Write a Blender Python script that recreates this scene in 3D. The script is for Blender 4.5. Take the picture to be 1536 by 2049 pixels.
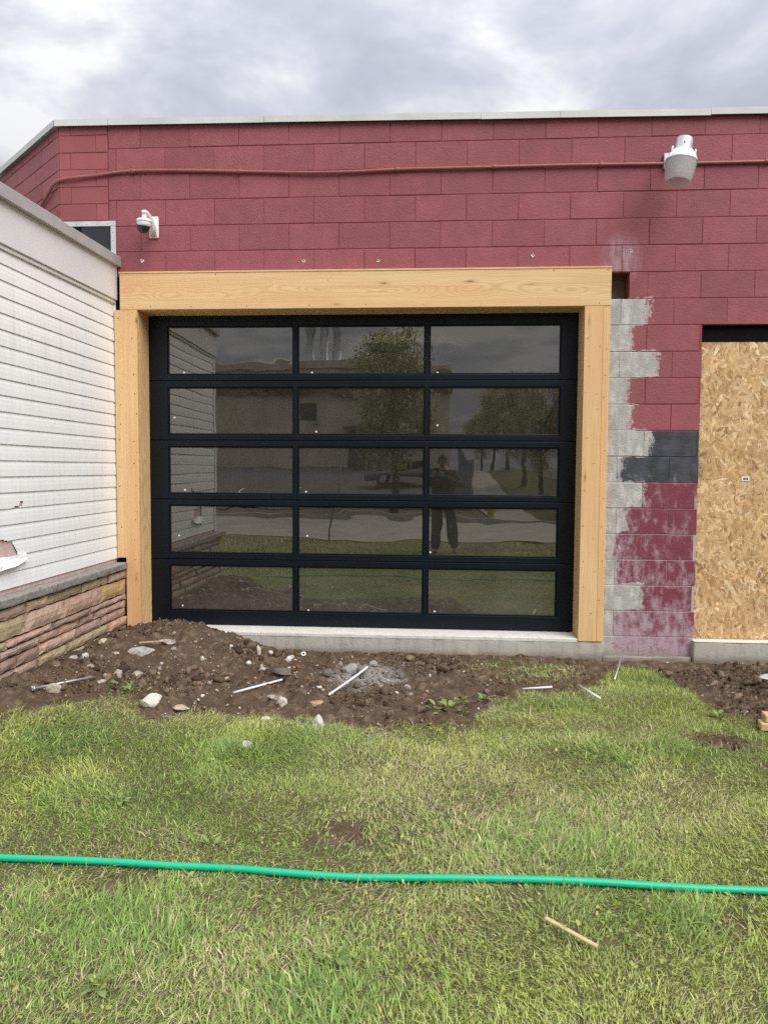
import bpy, bmesh, math, random
import numpy as np
from mathutils import Vector, Matrix, noise as mnoise

scene = bpy.context.scene
for o in list(bpy.data.objects):
    bpy.data.objects.remove(o)
R = math.radians
PI = math.pi
COL = scene.collection

# ------------------------------------------------------------------ camera
YAW, PITCH, ROLL = 0.06706, -0.05767, 0.00593
cy_, sy_, cp_, sp_ = math.cos(YAW), math.sin(YAW), math.cos(PITCH), math.sin(PITCH)
fw = Vector((-sy_*cp_, cy_*cp_, sp_)); rt = Vector((cy_, sy_, 0)); up = rt.cross(fw)
rt2 = rt*math.cos(ROLL) + up*math.sin(ROLL); up2 = -rt*math.sin(ROLL) + up*math.cos(ROLL)
cam = bpy.data.cameras.new('camera'); cam_o = bpy.data.objects.new('camera', cam); COL.objects.link(cam_o)
cam_o.matrix_world = Matrix(((rt2.x, up2.x, -fw.x, 0), (rt2.y, up2.y, -fw.y, -5.997), (rt2.z, up2.z, -fw.z, 1.45), (0, 0, 0, 1)))
cam.sensor_fit = 'HORIZONTAL'; cam.sensor_width = 36.0; cam.lens = 36.0*1500/1536
cam.clip_start = 0.02; cam.clip_end = 2000
scene.camera = cam_o

# ------------------------------------------------------------------ sky and sun (overcast)
def N(nt, t, ins=None, **props):
    n = nt.nodes.new(t)
    for k, v in props.items():
        setattr(n, k, v)
    for k, v in (ins or {}).items():
        s = n.inputs[k]
        if isinstance(v, bpy.types.NodeSocket):
            nt.links.new(v, s)
        else:
            s.default_value = v
    return n
def mth(nt, op, a, b=0.0, c=0.0, clamp=False):
    return N(nt, 'ShaderNodeMath', {0: a, 1: b, 2: c}, operation=op, use_clamp=clamp).outputs[0]
def mixc(nt, f, a, b, blend='MIX'):
    def c4(v):
        return v if isinstance(v, bpy.types.NodeSocket) or len(v) == 4 else (*v, 1)
    return N(nt, 'ShaderNodeMix', {0: f, 6: c4(a), 7: c4(b)}, data_type='RGBA', blend_type=blend).outputs[2]
def ramp(nt, f, stops, interp='LINEAR'):
    n = N(nt, 'ShaderNodeValToRGB', {0: f}); cr = n.color_ramp; cr.interpolation = interp
    while len(cr.elements) > 1:
        cr.elements.remove(cr.elements[-1])
    for i, (p, c) in enumerate(stops):
        e = cr.elements[0] if i == 0 else cr.elements.new(p)
        e.position = p
        e.color = (c, c, c, 1) if isinstance(c, (int, float)) else (*c, 1)
    return n.outputs[0]
def sep(nt, v):
    return N(nt, 'ShaderNodeSeparateXYZ', {0: v}).outputs
def comb(nt, x, y, z):
    return N(nt, 'ShaderNodeCombineXYZ', {0: x, 1: y, 2: z}).outputs[0]
def vscale(nt, v, s):
    return N(nt, 'ShaderNodeVectorMath', {0: v, 1: s}, operation='MULTIPLY').outputs[0]
def vadd(nt, v, s):
    return N(nt, 'ShaderNodeVectorMath', {0: v, 1: s}, operation='ADD').outputs[0]
def noi(nt, v, scale, detail=3.0, rough=0.55, dist=0.0, out=0):
    return N(nt, 'ShaderNodeTexNoise', {'Vector': v, 'Scale': scale, 'Detail': detail, 'Roughness': rough, 'Distortion': dist}).outputs[out]

SUN_AZ, SUN_EL = R(140), R(47)
world = bpy.data.worlds.new('World'); scene.world = world; world.use_nodes = True
nt = world.node_tree; nt.nodes.clear()
tc = N(nt, 'ShaderNodeTexCoord').outputs['Generated']
sx, sy, sz = sep(nt, tc)
den = mth(nt, 'ADD', mth(nt, 'MAXIMUM', sz, 0.0), 0.22)
cv = comb(nt, mth(nt, 'DIVIDE', sx, den), mth(nt, 'DIVIDE', sy, den), 39.3)
n1 = noi(nt, cv, 2.7, 6.0, 0.55, 0.25)
n2 = noi(nt, vadd(nt, cv, (7.3, 2.1, 0)), 0.8, 3.0, 0.5, 0.2)
cl = mth(nt, 'ADD', mth(nt, 'MULTIPLY', n1, 0.7), mth(nt, 'MULTIPLY', n2, 0.3))
zen = mth(nt, 'ADD', mth(nt, 'MULTIPLY', mth(nt, 'MAXIMUM', sz, 0.0), 1.3), 0.52)   # overcast sky brightens steadily toward the zenith
ccol = ramp(nt, cl, [(0.39, (0.525, 0.54, 0.635)), (0.455, (0.61, 0.63, 0.72)), (0.505, (0.74, 0.755, 0.825)), (0.56, (0.96, 0.965, 0.99))])
sky = N(nt, 'ShaderNodeTexSky', sky_type='NISHITA', sun_disc=False, sun_elevation=SUN_EL, sun_rotation=SUN_AZ, air_density=1.0, dust_density=3.0, ozone_density=1.0).outputs[0]
skyc = mixc(nt, 0.94, sky, N(nt, 'ShaderNodeVectorMath', {0: ccol, 'Scale': mth(nt, 'MULTIPLY', zen, 8.8)}, operation='SCALE').outputs[0])
bg = N(nt, 'ShaderNodeBackground', {'Color': skyc, 'Strength': 0.05})
N(nt, 'ShaderNodeOutputWorld', {0: bg.outputs[0]})

sun = bpy.data.lights.new('sun', 'SUN'); sun.energy = 1.5; sun.angle = R(45); sun.color = (1.0, 0.97, 0.93)
sun_o = bpy.data.objects.new('sun', sun); COL.objects.link(sun_o)
sdir = Vector((math.sin(SUN_AZ)*math.cos(SUN_EL), math.cos(SUN_AZ)*math.cos(SUN_EL), math.sin(SUN_EL)))
sun_o.rotation_euler = sdir.to_track_quat('Z', 'Y').to_euler()
sun_o.location = (4, -10, 12)

vs = scene.view_settings
vs.view_transform = 'Standard'; vs.look = 'None'; vs.gamma = 1.0; vs.use_curve_mapping = False
vs.exposure = 1.17
scene.cycles.use_denoising = False
scene.cycles.max_bounces = 8
scene.cycles.sample_clamp_indirect = 2.0
scene.cycles.transparent_max_bounces = 16
scene.cycles.caustics_reflective = False
scene.cycles.caustics_refractive = False

# ------------------------------------------------------------------ helpers: objects
def link(o, parent=None):
    COL.objects.link(o)
    if parent is not None:
        o.parent = parent
        mw = parent.get('_w')
        if mw is not None:
            o.matrix_parent_inverse = Matrix.Translation((-mw[0], -mw[1], -mw[2]))
    return o
def tag(o, label=None, cat=None, group=None, kind=None):
    if label: o['label'] = label
    if cat: o['category'] = cat
    if group: o['group'] = group
    if kind: o['kind'] = kind
    return o
def empty(name, loc, label=None, cat=None, group=None):
    o = bpy.data.objects.new(name, None); o.location = loc; o['_w'] = tuple(loc)
    o.empty_display_size = 0.1
    COL.objects.link(o); tag(o, label, cat, group); ROOTS.append(o)
    return o
ROOTS = []
def mesh(name, v, f, mat=None, smooth=False):
    me = bpy.data.meshes.new(name); me.from_pydata([tuple(p) for p in v], [], [tuple(q) for q in f])
    if mat: me.materials.append(mat)
    if smooth:
        me.polygons.foreach_set('use_smooth', [True]*len(me.polygons))
    me.update()
    return me
def obj(name, me, parent=None, loc=None, rot=None, color=None, mat=None):
    o = bpy.data.objects.new(name, me)
    if loc is not None: o.location = loc
    if rot is not None: o.rotation_euler = rot
    if color is not None: o.color = (*color, 1)
    return link(o, parent)
def bm_mesh(name, bm, mat, smooth=False):
    me = bpy.data.meshes.new(name); bmesh.ops.recalc_face_normals(bm, faces=bm.faces[:])
    bm.to_mesh(me); bm.free()
    if mat: me.materials.append(mat)
    if smooth:
        me.polygons.foreach_set('use_smooth', [True]*len(me.polygons))
    return me
def box_bm(bm, x0, x1, y0, y1, z0, z1, bev=0.0, seg=1):
    vs_ = [bm.verts.new(p) for p in ((x0, y0, z0), (x1, y0, z0), (x1, y1, z0), (x0, y1, z0), (x0, y0, z1), (x1, y0, z1), (x1, y1, z1), (x0, y1, z1))]
    fs = [bm.faces.new([vs_[i] for i in q]) for q in ((0, 3, 2, 1), (4, 5, 6, 7), (0, 1, 5, 4), (1, 2, 6, 5), (2, 3, 7, 6), (3, 0, 4, 7))]
    if bev > 0:
        es = {e for f_ in fs for e in f_.edges}
        bmesh.ops.bevel(bm, geom=list(es), offset=bev, segments=seg, affect='EDGES', profile=0.5)
def box(name, x0, x1, y0, y1, z0, z1, mat, parent=None, bev=0.0, seg=1, color=None):
    bm = bmesh.new(); box_bm(bm, x0, x1, y0, y1, z0, z1, bev, seg)
    return obj(name, bm_mesh(name, bm, mat), parent, color=color)
def lathe(prof, n=32, cap=False, rib=0.0):
    v = []; f = []
    for j, (r, z) in enumerate(prof):
        for i in range(n):
            a = 2*PI*i/n; rr = r*(1 + (rib if (i % 2) else -rib)) if isinstance(rib, float) else r
            v.append((rr*math.cos(a), rr*math.sin(a), z))
    for j in range(len(prof)-1):
        for i in range(n):
            a = j*n+i; b = j*n+(i+1) % n
            f.append((a, b, b+n, a+n))
    if cap:
        f.append(tuple(range(n))[::-1]); f.append(tuple(range((len(prof)-1)*n, len(prof)*n)))
    return v, f
def tube(pts, r, n=8, cap=True):
    pts = [Vector(p) for p in pts]; v = []; f = []
    rr = r if hasattr(r, '__len__') else [r]*len(pts)
    prev = None
    for i, p in enumerate(pts):
        t = (pts[min(i+1, len(pts)-1)] - pts[max(i-1, 0)]).normalized()
        ref = Vector((0, 0, 1)) if abs(t.z) < 0.9 else Vector((1, 0, 0))
        if prev is not None: ref = prev
        a = (ref - t*ref.dot(t)).normalized(); b = t.cross(a); prev = a
        for k in range(n):
            an = 2*PI*k/n
            v.append(p + (a*math.cos(an) + b*math.sin(an))*rr[i])
    for i in range(len(pts)-1):
        for k in range(n):
            f.append((i*n+k, i*n+(k+1) % n, (i+1)*n+(k+1) % n, (i+1)*n+k))
    if cap:
        f.append(tuple(range(n))[::-1]); f.append(tuple(range((len(pts)-1)*n, len(pts)*n)))
    return v, f
def smooth_path(pts, sub=6):
    P = [Vector(p) for p in pts]; out = []
    for i in range(len(P)-1):
        p0 = P[max(i-1, 0)]; p1 = P[i]; p2 = P[i+1]; p3 = P[min(i+2, len(P)-1)]
        for s in range(sub):
            t = s/sub
            out.append(0.5*((2*p1) + (p2-p0)*t + (2*p0-5*p1+4*p2-p3)*t*t + (3*p1-p0-3*p2+p3)*t**3))
    out.append(P[-1]); return out

# ------------------------------------------------------------------ helpers: materials
def mat_new(name):
    m = bpy.data.materials.new(name); m.use_nodes = True; m.node_tree.nodes.clear()
    return m, m.node_tree
def finish(nt, col, rough=0.6, spec=0.5, metal=0.0, bump=None, bdist=0.002, bstr=1.0, coat=0.0):
    ins = {'Base Color': col if isinstance(col, bpy.types.NodeSocket) else (*col, 1), 'Roughness': rough, 'Specular IOR Level': spec, 'Metallic': metal, 'Coat Weight': coat}
    b = N(nt, 'ShaderNodeBsdfPrincipled', ins)
    if bump is not None:
        bn = N(nt, 'ShaderNodeBump', {'Height': bump, 'Distance': bdist, 'Strength': bstr})
        nt.links.new(bn.outputs[0], b.inputs['Normal'])
    N(nt, 'ShaderNodeOutputMaterial', {0: b.outputs[0]})
    return b
def simple(name, col, rough=0.6, spec=0.5, metal=0.0, nscale=0.0, namp=0.15, bscale=0.0, bdist=0.001, usecolor=False):
    m, nt = mat_new(name)
    p = N(nt, 'ShaderNodeNewGeometry').outputs['Position']
    c = N(nt, 'ShaderNodeObjectInfo').outputs['Color'] if usecolor else N(nt, 'ShaderNodeRGB').outputs[0]
    if not usecolor: c.default_value = (*col, 1)
    if nscale:
        n_ = noi(nt, p, nscale, 5.0, 0.6)
        c = mixc(nt, 1.0, c, ramp(nt, n_, [(0.3, 1-namp), (0.7, 1+namp)]), 'MULTIPLY')
    bump = noi(nt, p, bscale, 4.0, 0.6) if bscale else None
    finish(nt, c, rough, spec, metal, bump, bdist)
    return m

def obj_pos(nt):
    return N(nt, 'ShaderNodeNewGeometry').outputs['Position']

# --- painted concrete block of the main wall
def make_block_mat():
    m, nt = mat_new('painted_block')
    p = obj_pos(nt); x, y, z = sep(nt, p)
    rnd = N(nt, 'ShaderNodeObjectInfo').outputs['Random']
    nbig = noi(nt, p, 1.1, 4.0, 0.6); nmid = noi(nt, p, 9.0, 5.0, 0.6); nfine = noi(nt, p, 160.0, 3.0, 0.6)
    red = mixc(nt, nbig, (0.24, 0.063, 0.075), (0.335, 0.098, 0.113))
    red = mixc(nt, 1.0, red, ramp(nt, nmid, [(0.3, 0.9), (0.7, 1.1)]), 'MULTIPLY')
    red = mixc(nt, 1.0, red, ramp(nt, rnd, [(0.0, 0.92), (1.0, 1.08)]), 'MULTIPLY')
    # faint vertical run marks
    runs = noi(nt, vscale(nt, p, (7.0, 1.0, 0.7)), 1.0, 4.0, 0.6)
    red = mixc(nt, mth(nt, 'MULTIPLY', ramp(nt, runs, [(0.48, 0.0), (0.70, 0.55)]), 1.0), red, (0.25, 0.075, 0.085))
    # a darker redder paint on the lower courses
    low = ramp(nt, mth(nt, 'DIVIDE', z, 4.0), [(0.335, 1.0), (0.345, 0.0)])
    red = mixc(nt, low, red, mixc(nt, nmid, (0.15, 0.028, 0.045), (0.24, 0.055, 0.078)))
    # black painted courses  z 1.353..1.759
    blk = mth(nt, 'MULTIPLY', mth(nt, 'GREATER_THAN', z, 1.3533), mth(nt, 'LESS_THAN', z, 1.7597))
    blk = mth(nt, 'MULTIPLY', blk, mth(nt, 'LESS_THAN', x, 2.2))
    blk = mth(nt, 'MULTIPLY', blk, mth(nt, 'GREATER_THAN', x, 0.0))
    blackc = mixc(nt, ramp(nt, nmid, [(0.4, 0.0), (0.75, 1.0)]), (0.038, 0.040, 0.047), (0.085, 0.095, 0.125))
    paint = mixc(nt, blk, red, blackc)
    # chalky bloom
    n3 = noi(nt, vscale(nt, p, (1.0, 1.0, 0.55)), 14.0, 6.0, 0.7)
    lowz = ramp(nt, mth(nt, 'DIVIDE', z, 4.0), [(0.0, 0.30), (0.06, 0.18), (0.12, 0.11), (0.22, 0.07), (0.33, 0.03), (0.36, 0.0)])
    bloomx = ramp(nt, mth(nt, 'DIVIDE', mth(nt, 'SUBTRACT', x, 1.3), 0.8), [(0.0, 0.10), (0.5, 0.02), (1.0, 0.0)])
    bl = mth(nt, 'ADD', n3, mth(nt, 'ADD', lowz, mth(nt, 'MULTIPLY', bloomx, mth(nt, 'GREATER_THAN', lowz, 0.005))))
    bl = ramp(nt, bl, [(0.58, 0.0), (0.80, 0.75)])
    bl = mth(nt, 'MULTIPLY', bl, mth(nt, 'GREATER_THAN', lowz, 0.001))
    # white smear above the missing half block
    dx = mth(nt, 'DIVIDE', mth(nt, 'SUBTRACT', x, 1.42), 0.17); dz = mth(nt, 'DIVIDE', mth(nt, 'SUBTRACT', z, 3.08), 0.22)
    d2 = mth(nt, 'ADD', mth(nt, 'MULTIPLY', dx, dx), mth(nt, 'MULTIPLY', dz, dz))
    sm = mth(nt, 'MULTIPLY', ramp(nt, d2, [(0.0, 0.75), (1.0, 0.0)]), ramp(nt, noi(nt, vscale(nt, p, (9, 1, 2)), 3.0, 5.0, 0.65), [(0.35, 0.1), (0.7, 1.0)]))
    paint = mixc(nt, mth(nt, 'MAXIMUM', bl, sm), paint, (0.50, 0.40, 0.46))
    # chips
    chips = ramp(nt, noi(nt, p, 34.0, 3.0, 0.5), [(0.735, 0.0), (0.76, 0.8)])
    paint = mixc(nt, mth(nt, 'MULTIPLY', chips, ramp(nt, mth(nt, 'DIVIDE', z, 4.0), [(0.62, 1.0), (0.85, 0.2)])), paint, (0.50, 0.36, 0.35))
    # bare block beside the new door : ragged edge that differs from course to course
    z0, ch = 0.134, 0.2032
    edges = [(-0.4, 1.42), (z0, 1.418), (z0+ch, 1.636), (z0+2*ch, 1.437), (z0+3*ch, 1.429), (z0+4*ch, 1.491), (z0+5*ch, 1.621), (z0+6*ch, 1.455), (z0+7*ch, 1.668), (z0+8*ch, 1.515), (z0+9*ch, 1.475), (z0+10*ch, 1.715), (z0+11*ch, 1.50), (z0+12*ch, 1.625), (z0+13*ch, 0.5)]
    wob = mth(nt, 'ADD', mth(nt, 'MULTIPLY', mth(nt, 'SUBTRACT', noi(nt, p, 11.0, 6.0, 0.75), 0.5), 0.26), mth(nt, 'MULTIPLY', mth(nt, 'SUBTRACT', noi(nt, vscale(nt, p, (1, 1, .5)), 70.0, 4.0, 0.7), 0.5), 0.13))
    zz = mth(nt, 'ADD', z, mth(nt, 'MULTIPLY', mth(nt, 'SUBTRACT', noi(nt, vadd(nt, p, (5, 0, 0)), 8.0, 4.0, 0.6), 0.5), 0.10))
    ev = ramp(nt, mth(nt, 'DIVIDE', mth(nt, 'ADD', zz, 0.5), 4.5), [((a+0.5)/4.5, (b-0.4)/1.6) for a, b in edges], 'CONSTANT')
    ex = mth(nt, 'ADD', mth(nt, 'MULTIPLY', ev, 1.6), 0.4)
    dd = mth(nt, 'SUBTRACT', mth(nt, 'ADD', ex, wob), x)
    bare = ramp(nt, mth(nt, 'ADD', mth(nt, 'MULTIPLY', dd, 10.0), 0.5), [(0.36, 0.0), (0.62, 1.0)])
    bare = mth(nt, 'MULTIPLY', bare, mth(nt, 'GREATER_THAN', x, 1.2))
    gr = mixc(nt, nmid, (0.30, 0.298, 0.285), (0.47, 0.46, 0.435))
    gr = mixc(nt, ramp(nt, n3, [(0.46, 0.0), (0.66, 0.85)]), gr, (0.64, 0.62, 0.59))
    gr = mixc(nt, ramp(nt, noi(nt, p, 22.0, 4.0, 0.6), [(0.60, 0.0), (0.72, 0.5)]), gr, (0.22, 0.21, 0.195))
    col = mixc(nt, bare, paint, gr)
    # pale fringe of lifted paint
    fr = ramp(nt, mth(nt, 'ADD', mth(nt, 'MULTIPLY', dd, 10.0), 0.5), [(0.30, 0.0), (0.46, 0.55), (0.60, 0.0)])
    col = mixc(nt, mth(nt, 'MULTIPLY', fr, mth(nt, 'GREATER_THAN', x, 1.2)), col, (0.55, 0.50, 0.48))
    # soil splash on the foot
    foot = ramp(nt, mth(nt, 'ADD', z, mth(nt, 'MULTIPLY', nmid, 0.12)), [(-0.0, 0.8), (0.10, 0.0)])
    col = mixc(nt, foot, col, (0.20, 0.15, 0.11))
    bh = mth(nt, 'ADD', mth(nt, 'MULTIPLY', nfine, 0.7), mth(nt, 'MULTIPLY', noi(nt, p, 55.0, 3.0, 0.6), 0.6))
    finish(nt, col, 0.62, 0.35, 0.0, bh, 0.007)
    return m
def make_smooth_paint():
    m, nt = mat_new('smooth_red_paint')
    p = obj_pos(nt); nb = noi(nt, p, 3.0, 4.0, 0.6)
    rnd = N(nt, 'ShaderNodeObjectInfo').outputs['Random']
    c = mixc(nt, nb, (0.26, 0.069, 0.077), (0.33, 0.094, 0.102))
    c = mixc(nt, 1.0, c, ramp(nt, rnd, [(0.0, 0.9), (1.0, 1.08)]), 'MULTIPLY')
    finish(nt, c, 0.55, 0.35, 0.0, noi(nt, p, 90.0, 3.0, 0.6), 0.0012)
    return m
def make_fir(name, axis, warm=1.0):
    m, nt = mat_new(name)
    p = obj_pos(nt); info = N(nt, 'ShaderNodeObjectInfo'); rnd = info.outputs['Random']
    if axis == 'Z':
        x, y, z = sep(nt, p); p = comb(nt, z, y, x)
    off = comb(nt, mth(nt, 'MULTIPLY', rnd, 17.0), mth(nt, 'MULTIPLY', rnd, 0.9), mth(nt, 'MULTIPLY', rnd, 0.35))
    q = vadd(nt, p, off)
    # growth rings round a pith that wanders along the length: cathedral figure
    warp = noi(nt, vscale(nt, q, (0.9, 1.5, 1.5)), 1.3, 2.0, 0.5, out=1)
    qw = vadd(nt, q, vscale(nt, vadd(nt, warp, (-0.5, -0.5, -0.5)), (0.0, 0.22, 0.16)))
    rings = N(nt, 'ShaderNodeTexWave', {'Vector': vscale(nt, vadd(nt, qw, (0, -0.03, -2.86)), (0.12, 1, 1)), 'Scale': 30.0, 'Distortion': 1.6, 'Detail': 3.0, 'Detail Scale': 2.5, 'Detail Roughness': 0.6}, wave_type='RINGS', rings_direction='X', wave_profile='SIN').outputs[1]
    streak = noi(nt, vscale(nt, q, (1.2, 60.0, 60.0)), 1.0, 4.0, 0.6)
    fine = noi(nt, vscale(nt, q, (4.0, 320.0, 320.0)), 1.0, 3.0, 0.6)
    big = noi(nt, vscale(nt, q, (1.0, 6.0, 6.0)), 1.0, 3.0, 0.5)
    c = mixc(nt, big, (0.71, 0.50, 0.245), (0.82, 0.615, 0.35))
    c = mixc(nt, mth(nt, 'MULTIPLY', ramp(nt, rings, [(0.55, 0.0), (0.9, 1.0)]), 0.36), c, (0.46, 0.245, 0.095))
    c = mixc(nt, mth(nt, 'MULTIPLY', ramp(nt, streak, [(0.42, 0.0), (0.72, 1.0)]), 0.46), c, (0.52, 0.28, 0.115))
    c = mixc(nt, mth(nt, 'MULTIPLY', ramp(nt, fine, [(0.45, 0.0), (0.75, 1.0)]), 0.30), c, (0.45, 0.26, 0.10))
    c = mixc(nt, ramp(nt, noi(nt, vscale(nt, q, (0.5, 3.0, 3.0)), 1.3, 2.0, 0.5), [(0.46, 0.0), (0.68, 0.55)]), c, (0.66, 0.35, 0.17))
    # knots
    kn = N(nt, 'ShaderNodeTexVoronoi', {'Vector': vscale(nt, q, (1.8, 7.0, 7.0)), 'Scale': 1.0, 'Randomness': 1.0}).outputs[0]
    c = mixc(nt, ramp(nt, kn, [(0.035, 0.8), (0.07, 0.2), (0.15, 0.0)]), c, (0.20, 0.085, 0.035))
    c = mixc(nt, mth(nt, 'MULTIPLY', rnd, 0.5), c, mixc(nt, 1.0, c, (1.02, 0.86, 0.72), 'MULTIPLY'))
    finish(nt, c, 0.58, 0.3, 0.0, mth(nt, 'ADD', fine, mth(nt, 'MULTIPLY', streak, 0.6)), 0.0006)
    return m
def make_concrete(name, a, b, stain=(0.16, 0.14, 0.11)):
    m, nt = mat_new(name)
    p = obj_pos(nt); n1 = noi(nt, p, 5.0, 6.0, 0.65); n2 = noi(nt, p, 60.0, 4.0, 0.7); x, y, z = sep(nt, p)
    c = mixc(nt, n1, a, b)
    c = mixc(nt, ramp(nt, n2, [(0.55, 0.0), (0.75, 0.4)]), c, (0.22, 0.2, 0.17))
    run = noi(nt, vscale(nt, p, (16, 16, 2.0)), 1.0, 5.0, 0.65)
    c = mixc(nt, ramp(nt, run, [(0.5, 0.0), (0.72, 0.5)]), c, stain)
    low_tone = ramp(nt, mth(nt, 'ADD', z, mth(nt, 'MULTIPLY', n1, 0.08)), [(-0.02, 0.75), (0.05, 0.0)])  # darker and browner towards the ground
    c = mixc(nt, low_tone, c, (0.17, 0.13, 0.10))
    finish(nt, c, 0.85, 0.25, 0.0, mth(nt, 'ADD', n2, noi(nt, p, 22.0, 4.0, 0.6)), 0.004)
    return m
def make_vinyl():
    m, nt = mat_new('white_vinyl')
    p = obj_pos(nt)
    dirt = noi(nt, vscale(nt, p, (3, 26, 1.2)), 1.0, 5.0, 0.65)
    d2 = noi(nt, p, 2.0, 4.0, 0.6)
    c = mixc(nt, d2, (0.88, 0.885, 0.895), (0.92, 0.925, 0.93))
    c = mixc(nt, mth(nt, 'MULTIPLY', ramp(nt, dirt, [(0.48, 0.0), (0.75, 0.42)]), ramp(nt, d2, [(0.35, 0.2), (0.65, 1.0)])), c, (0.50, 0.50, 0.49))
    finish(nt, c, 0.42, 0.4, 0.0, noi(nt, vscale(nt, p, (60, 12, 200)), 1.0, 3.0, 0.6), 0.00015)
    return m
def make_stone():
    m, nt = mat_new('veneer_stone')
    p = obj_pos(nt); c = N(nt, 'ShaderNodeObjectInfo').outputs['Color']
    n1 = noi(nt, p, 9.0, 6.0, 0.65); n2 = noi(nt, vscale(nt, p, (30, 8, 60)), 1.0, 5.0, 0.65)
    c = mixc(nt, 1.0, c, ramp(nt, n1, [(0.25, (0.72, 0.70, 0.68)), (0.7, (1.2, 1.18, 1.15))]), 'MULTIPLY')
    c = mixc(nt, ramp(nt, n2, [(0.55, 0.0), (0.75, 0.45)]), c, (0.24, 0.17, 0.13))
    c = mixc(nt, ramp(nt, noi(nt, p, 5.0, 3.0, 0.5), [(0.55, 0.0), (0.75, 0.35)]), c, (0.46, 0.38, 0.33))
    finish(nt, c, 0.85, 0.25, 0.0, mth(nt, 'ADD', n2, noi(nt, p, 70.0, 5.0, 0.65)), 0.006)
    return m
def make_rock():
    m, nt = mat_new('rubble_stone')
    p = obj_pos(nt); c = N(nt, 'ShaderNodeObjectInfo').outputs['Color']
    n1 = noi(nt, p, 40.0, 6.0, 0.65); z = sep(nt, N(nt, 'ShaderNodeNewGeometry').outputs['Normal'])[2]
    c = mixc(nt, 1.0, c, ramp(nt, n1, [(0.25, 0.72), (0.7, 1.2)]), 'MULTIPLY')
    c = mixc(nt, ramp(nt, noi(nt, p, 18.0, 4.0, 0.6), [(0.5, 0.0), (0.68, 0.7)]), c, (0.13, 0.085, 0.06))
    finish(nt, c, 0.9, 0.2, 0.0, mth(nt, 'ADD', n1, noi(nt, p, 180.0, 4.0, 0.6)), 0.004)
    return m
def make_attr(name, rough=0.8, transl=0.0, spec=0.25, grain=False):
    m, nt = mat_new(name)
    c = N(nt, 'ShaderNodeAttribute', attribute_name='tint').outputs['Color']
    if grain:
        p = obj_pos(nt)
        c = mixc(nt, 1.0, c, ramp(nt, noi(nt, vscale(nt, p, (1, 1, .35)), 260.0, 4.0, 0.7), [(0.3, 0.78), (0.7, 1.16)]), 'MULTIPLY')
        c = mixc(nt, 1.0, c, ramp(nt, noi(nt, p, 3.0, 4.0, 0.6), [(0.3, (0.86, 0.83, 0.80)), (0.7, (1.06, 1.06, 1.06))]), 'MULTIPLY')
    b = N(nt, 'ShaderNodeBsdfPrincipled', {'Base Color': c, 'Roughness': rough, 'Specular IOR Level': spec})
    out = b.outputs[0]
    if transl:
        t = N(nt, 'ShaderNodeBsdfTranslucent', {'Color': c})
        out = N(nt, 'ShaderNodeMixShader', {0: transl, 1: out, 2: t.outputs[0]}).outputs[0]
    N(nt, 'ShaderNodeOutputMaterial', {0: out})
    return m
def make_glass():
    m, nt = mat_new('tinted_glass')
    p = obj_pos(nt)
    w1 = noi(nt, vscale(nt, p, (1.6, 1, 2.6)), 1.0, 2.0, 0.4)
    w2 = noi(nt, vscale(nt, p, (1.2, 1, 9.0)), 1.0, 1.0, 0.4)
    h = mth(nt, 'ADD', mth(nt, 'MULTIPLY', w1, 0.8), mth(nt, 'MULTIPLY', w2, 0.16))
    bn = N(nt, 'ShaderNodeBump', {'Height': h, 'Distance': 0.0019, 'Strength': 1.0}).outputs[0]
    fr = N(nt, 'ShaderNodeFresnel', {'IOR': 2.42}).outputs[0]
    tr = N(nt, 'ShaderNodeBsdfTransparent', {'Color': (0.16, 0.15, 0.12, 1)})
    gl = N(nt, 'ShaderNodeBsdfGlossy', {'Color': (1.0, 0.98, 0.92, 1), 'Roughness': 0.0, 'Normal': bn})
    mx = N(nt, 'ShaderNodeMixShader', {0: fr, 1: tr.outputs[0], 2: gl.outputs[0]})
    # thin dust-coloured film that paints haze over the dark panes, denser low down
    dust = N(nt, 'ShaderNodeBsdfDiffuse', {'Color': (0.50, 0.46, 0.38, 1)})
    df = ramp(nt, noi(nt, vscale(nt, p, (2.0, 1, 1.2)), 1.5, 4.0, 0.6), [(0.3, 0.026), (0.7, 0.046)])
    df = mth(nt, 'MULTIPLY', df, ramp(nt, mth(nt, 'DIVIDE', sep(nt, p)[2], 3.0), [(0.08, 3.0), (0.25, 1.6), (0.5, 1.1)]))
    N(nt, 'ShaderNodeOutputMaterial', {0: N(nt, 'ShaderNodeMixShader', {0: df, 1: mx.outputs[0], 2: dust.outputs[0]}).outputs[0]})
    return m
def make_lens():
    m, nt = mat_new('prismatic_plastic')
    tr = N(nt, 'ShaderNodeBsdfTransparent', {'Color': (0.86, 0.85, 0.85, 1)})
    df = N(nt, 'ShaderNodeBsdfPrincipled', {'Base Color': (0.85, 0.84, 0.85, 1), 'Roughness': 0.25})
    tl = N(nt, 'ShaderNodeBsdfTranslucent', {'Color': (0.8, 0.78, 0.78, 1)})
    a = N(nt, 'ShaderNodeMixShader', {0: 0.45, 1: df.outputs[0], 2: tl.outputs[0]})
    N(nt, 'ShaderNodeOutputMaterial', {0: N(nt, 'ShaderNodeMixShader', {0: 0.5, 1: tr.outputs[0], 2: a.outputs[0]}).outputs[0]})
    return m
def make_emit(name, col, s):
    m, nt = mat_new(name)
    N(nt, 'ShaderNodeOutputMaterial', {0: N(nt, 'ShaderNodeEmission', {0: (*col, 1), 1: s}).outputs[0]})
    return m

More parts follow.
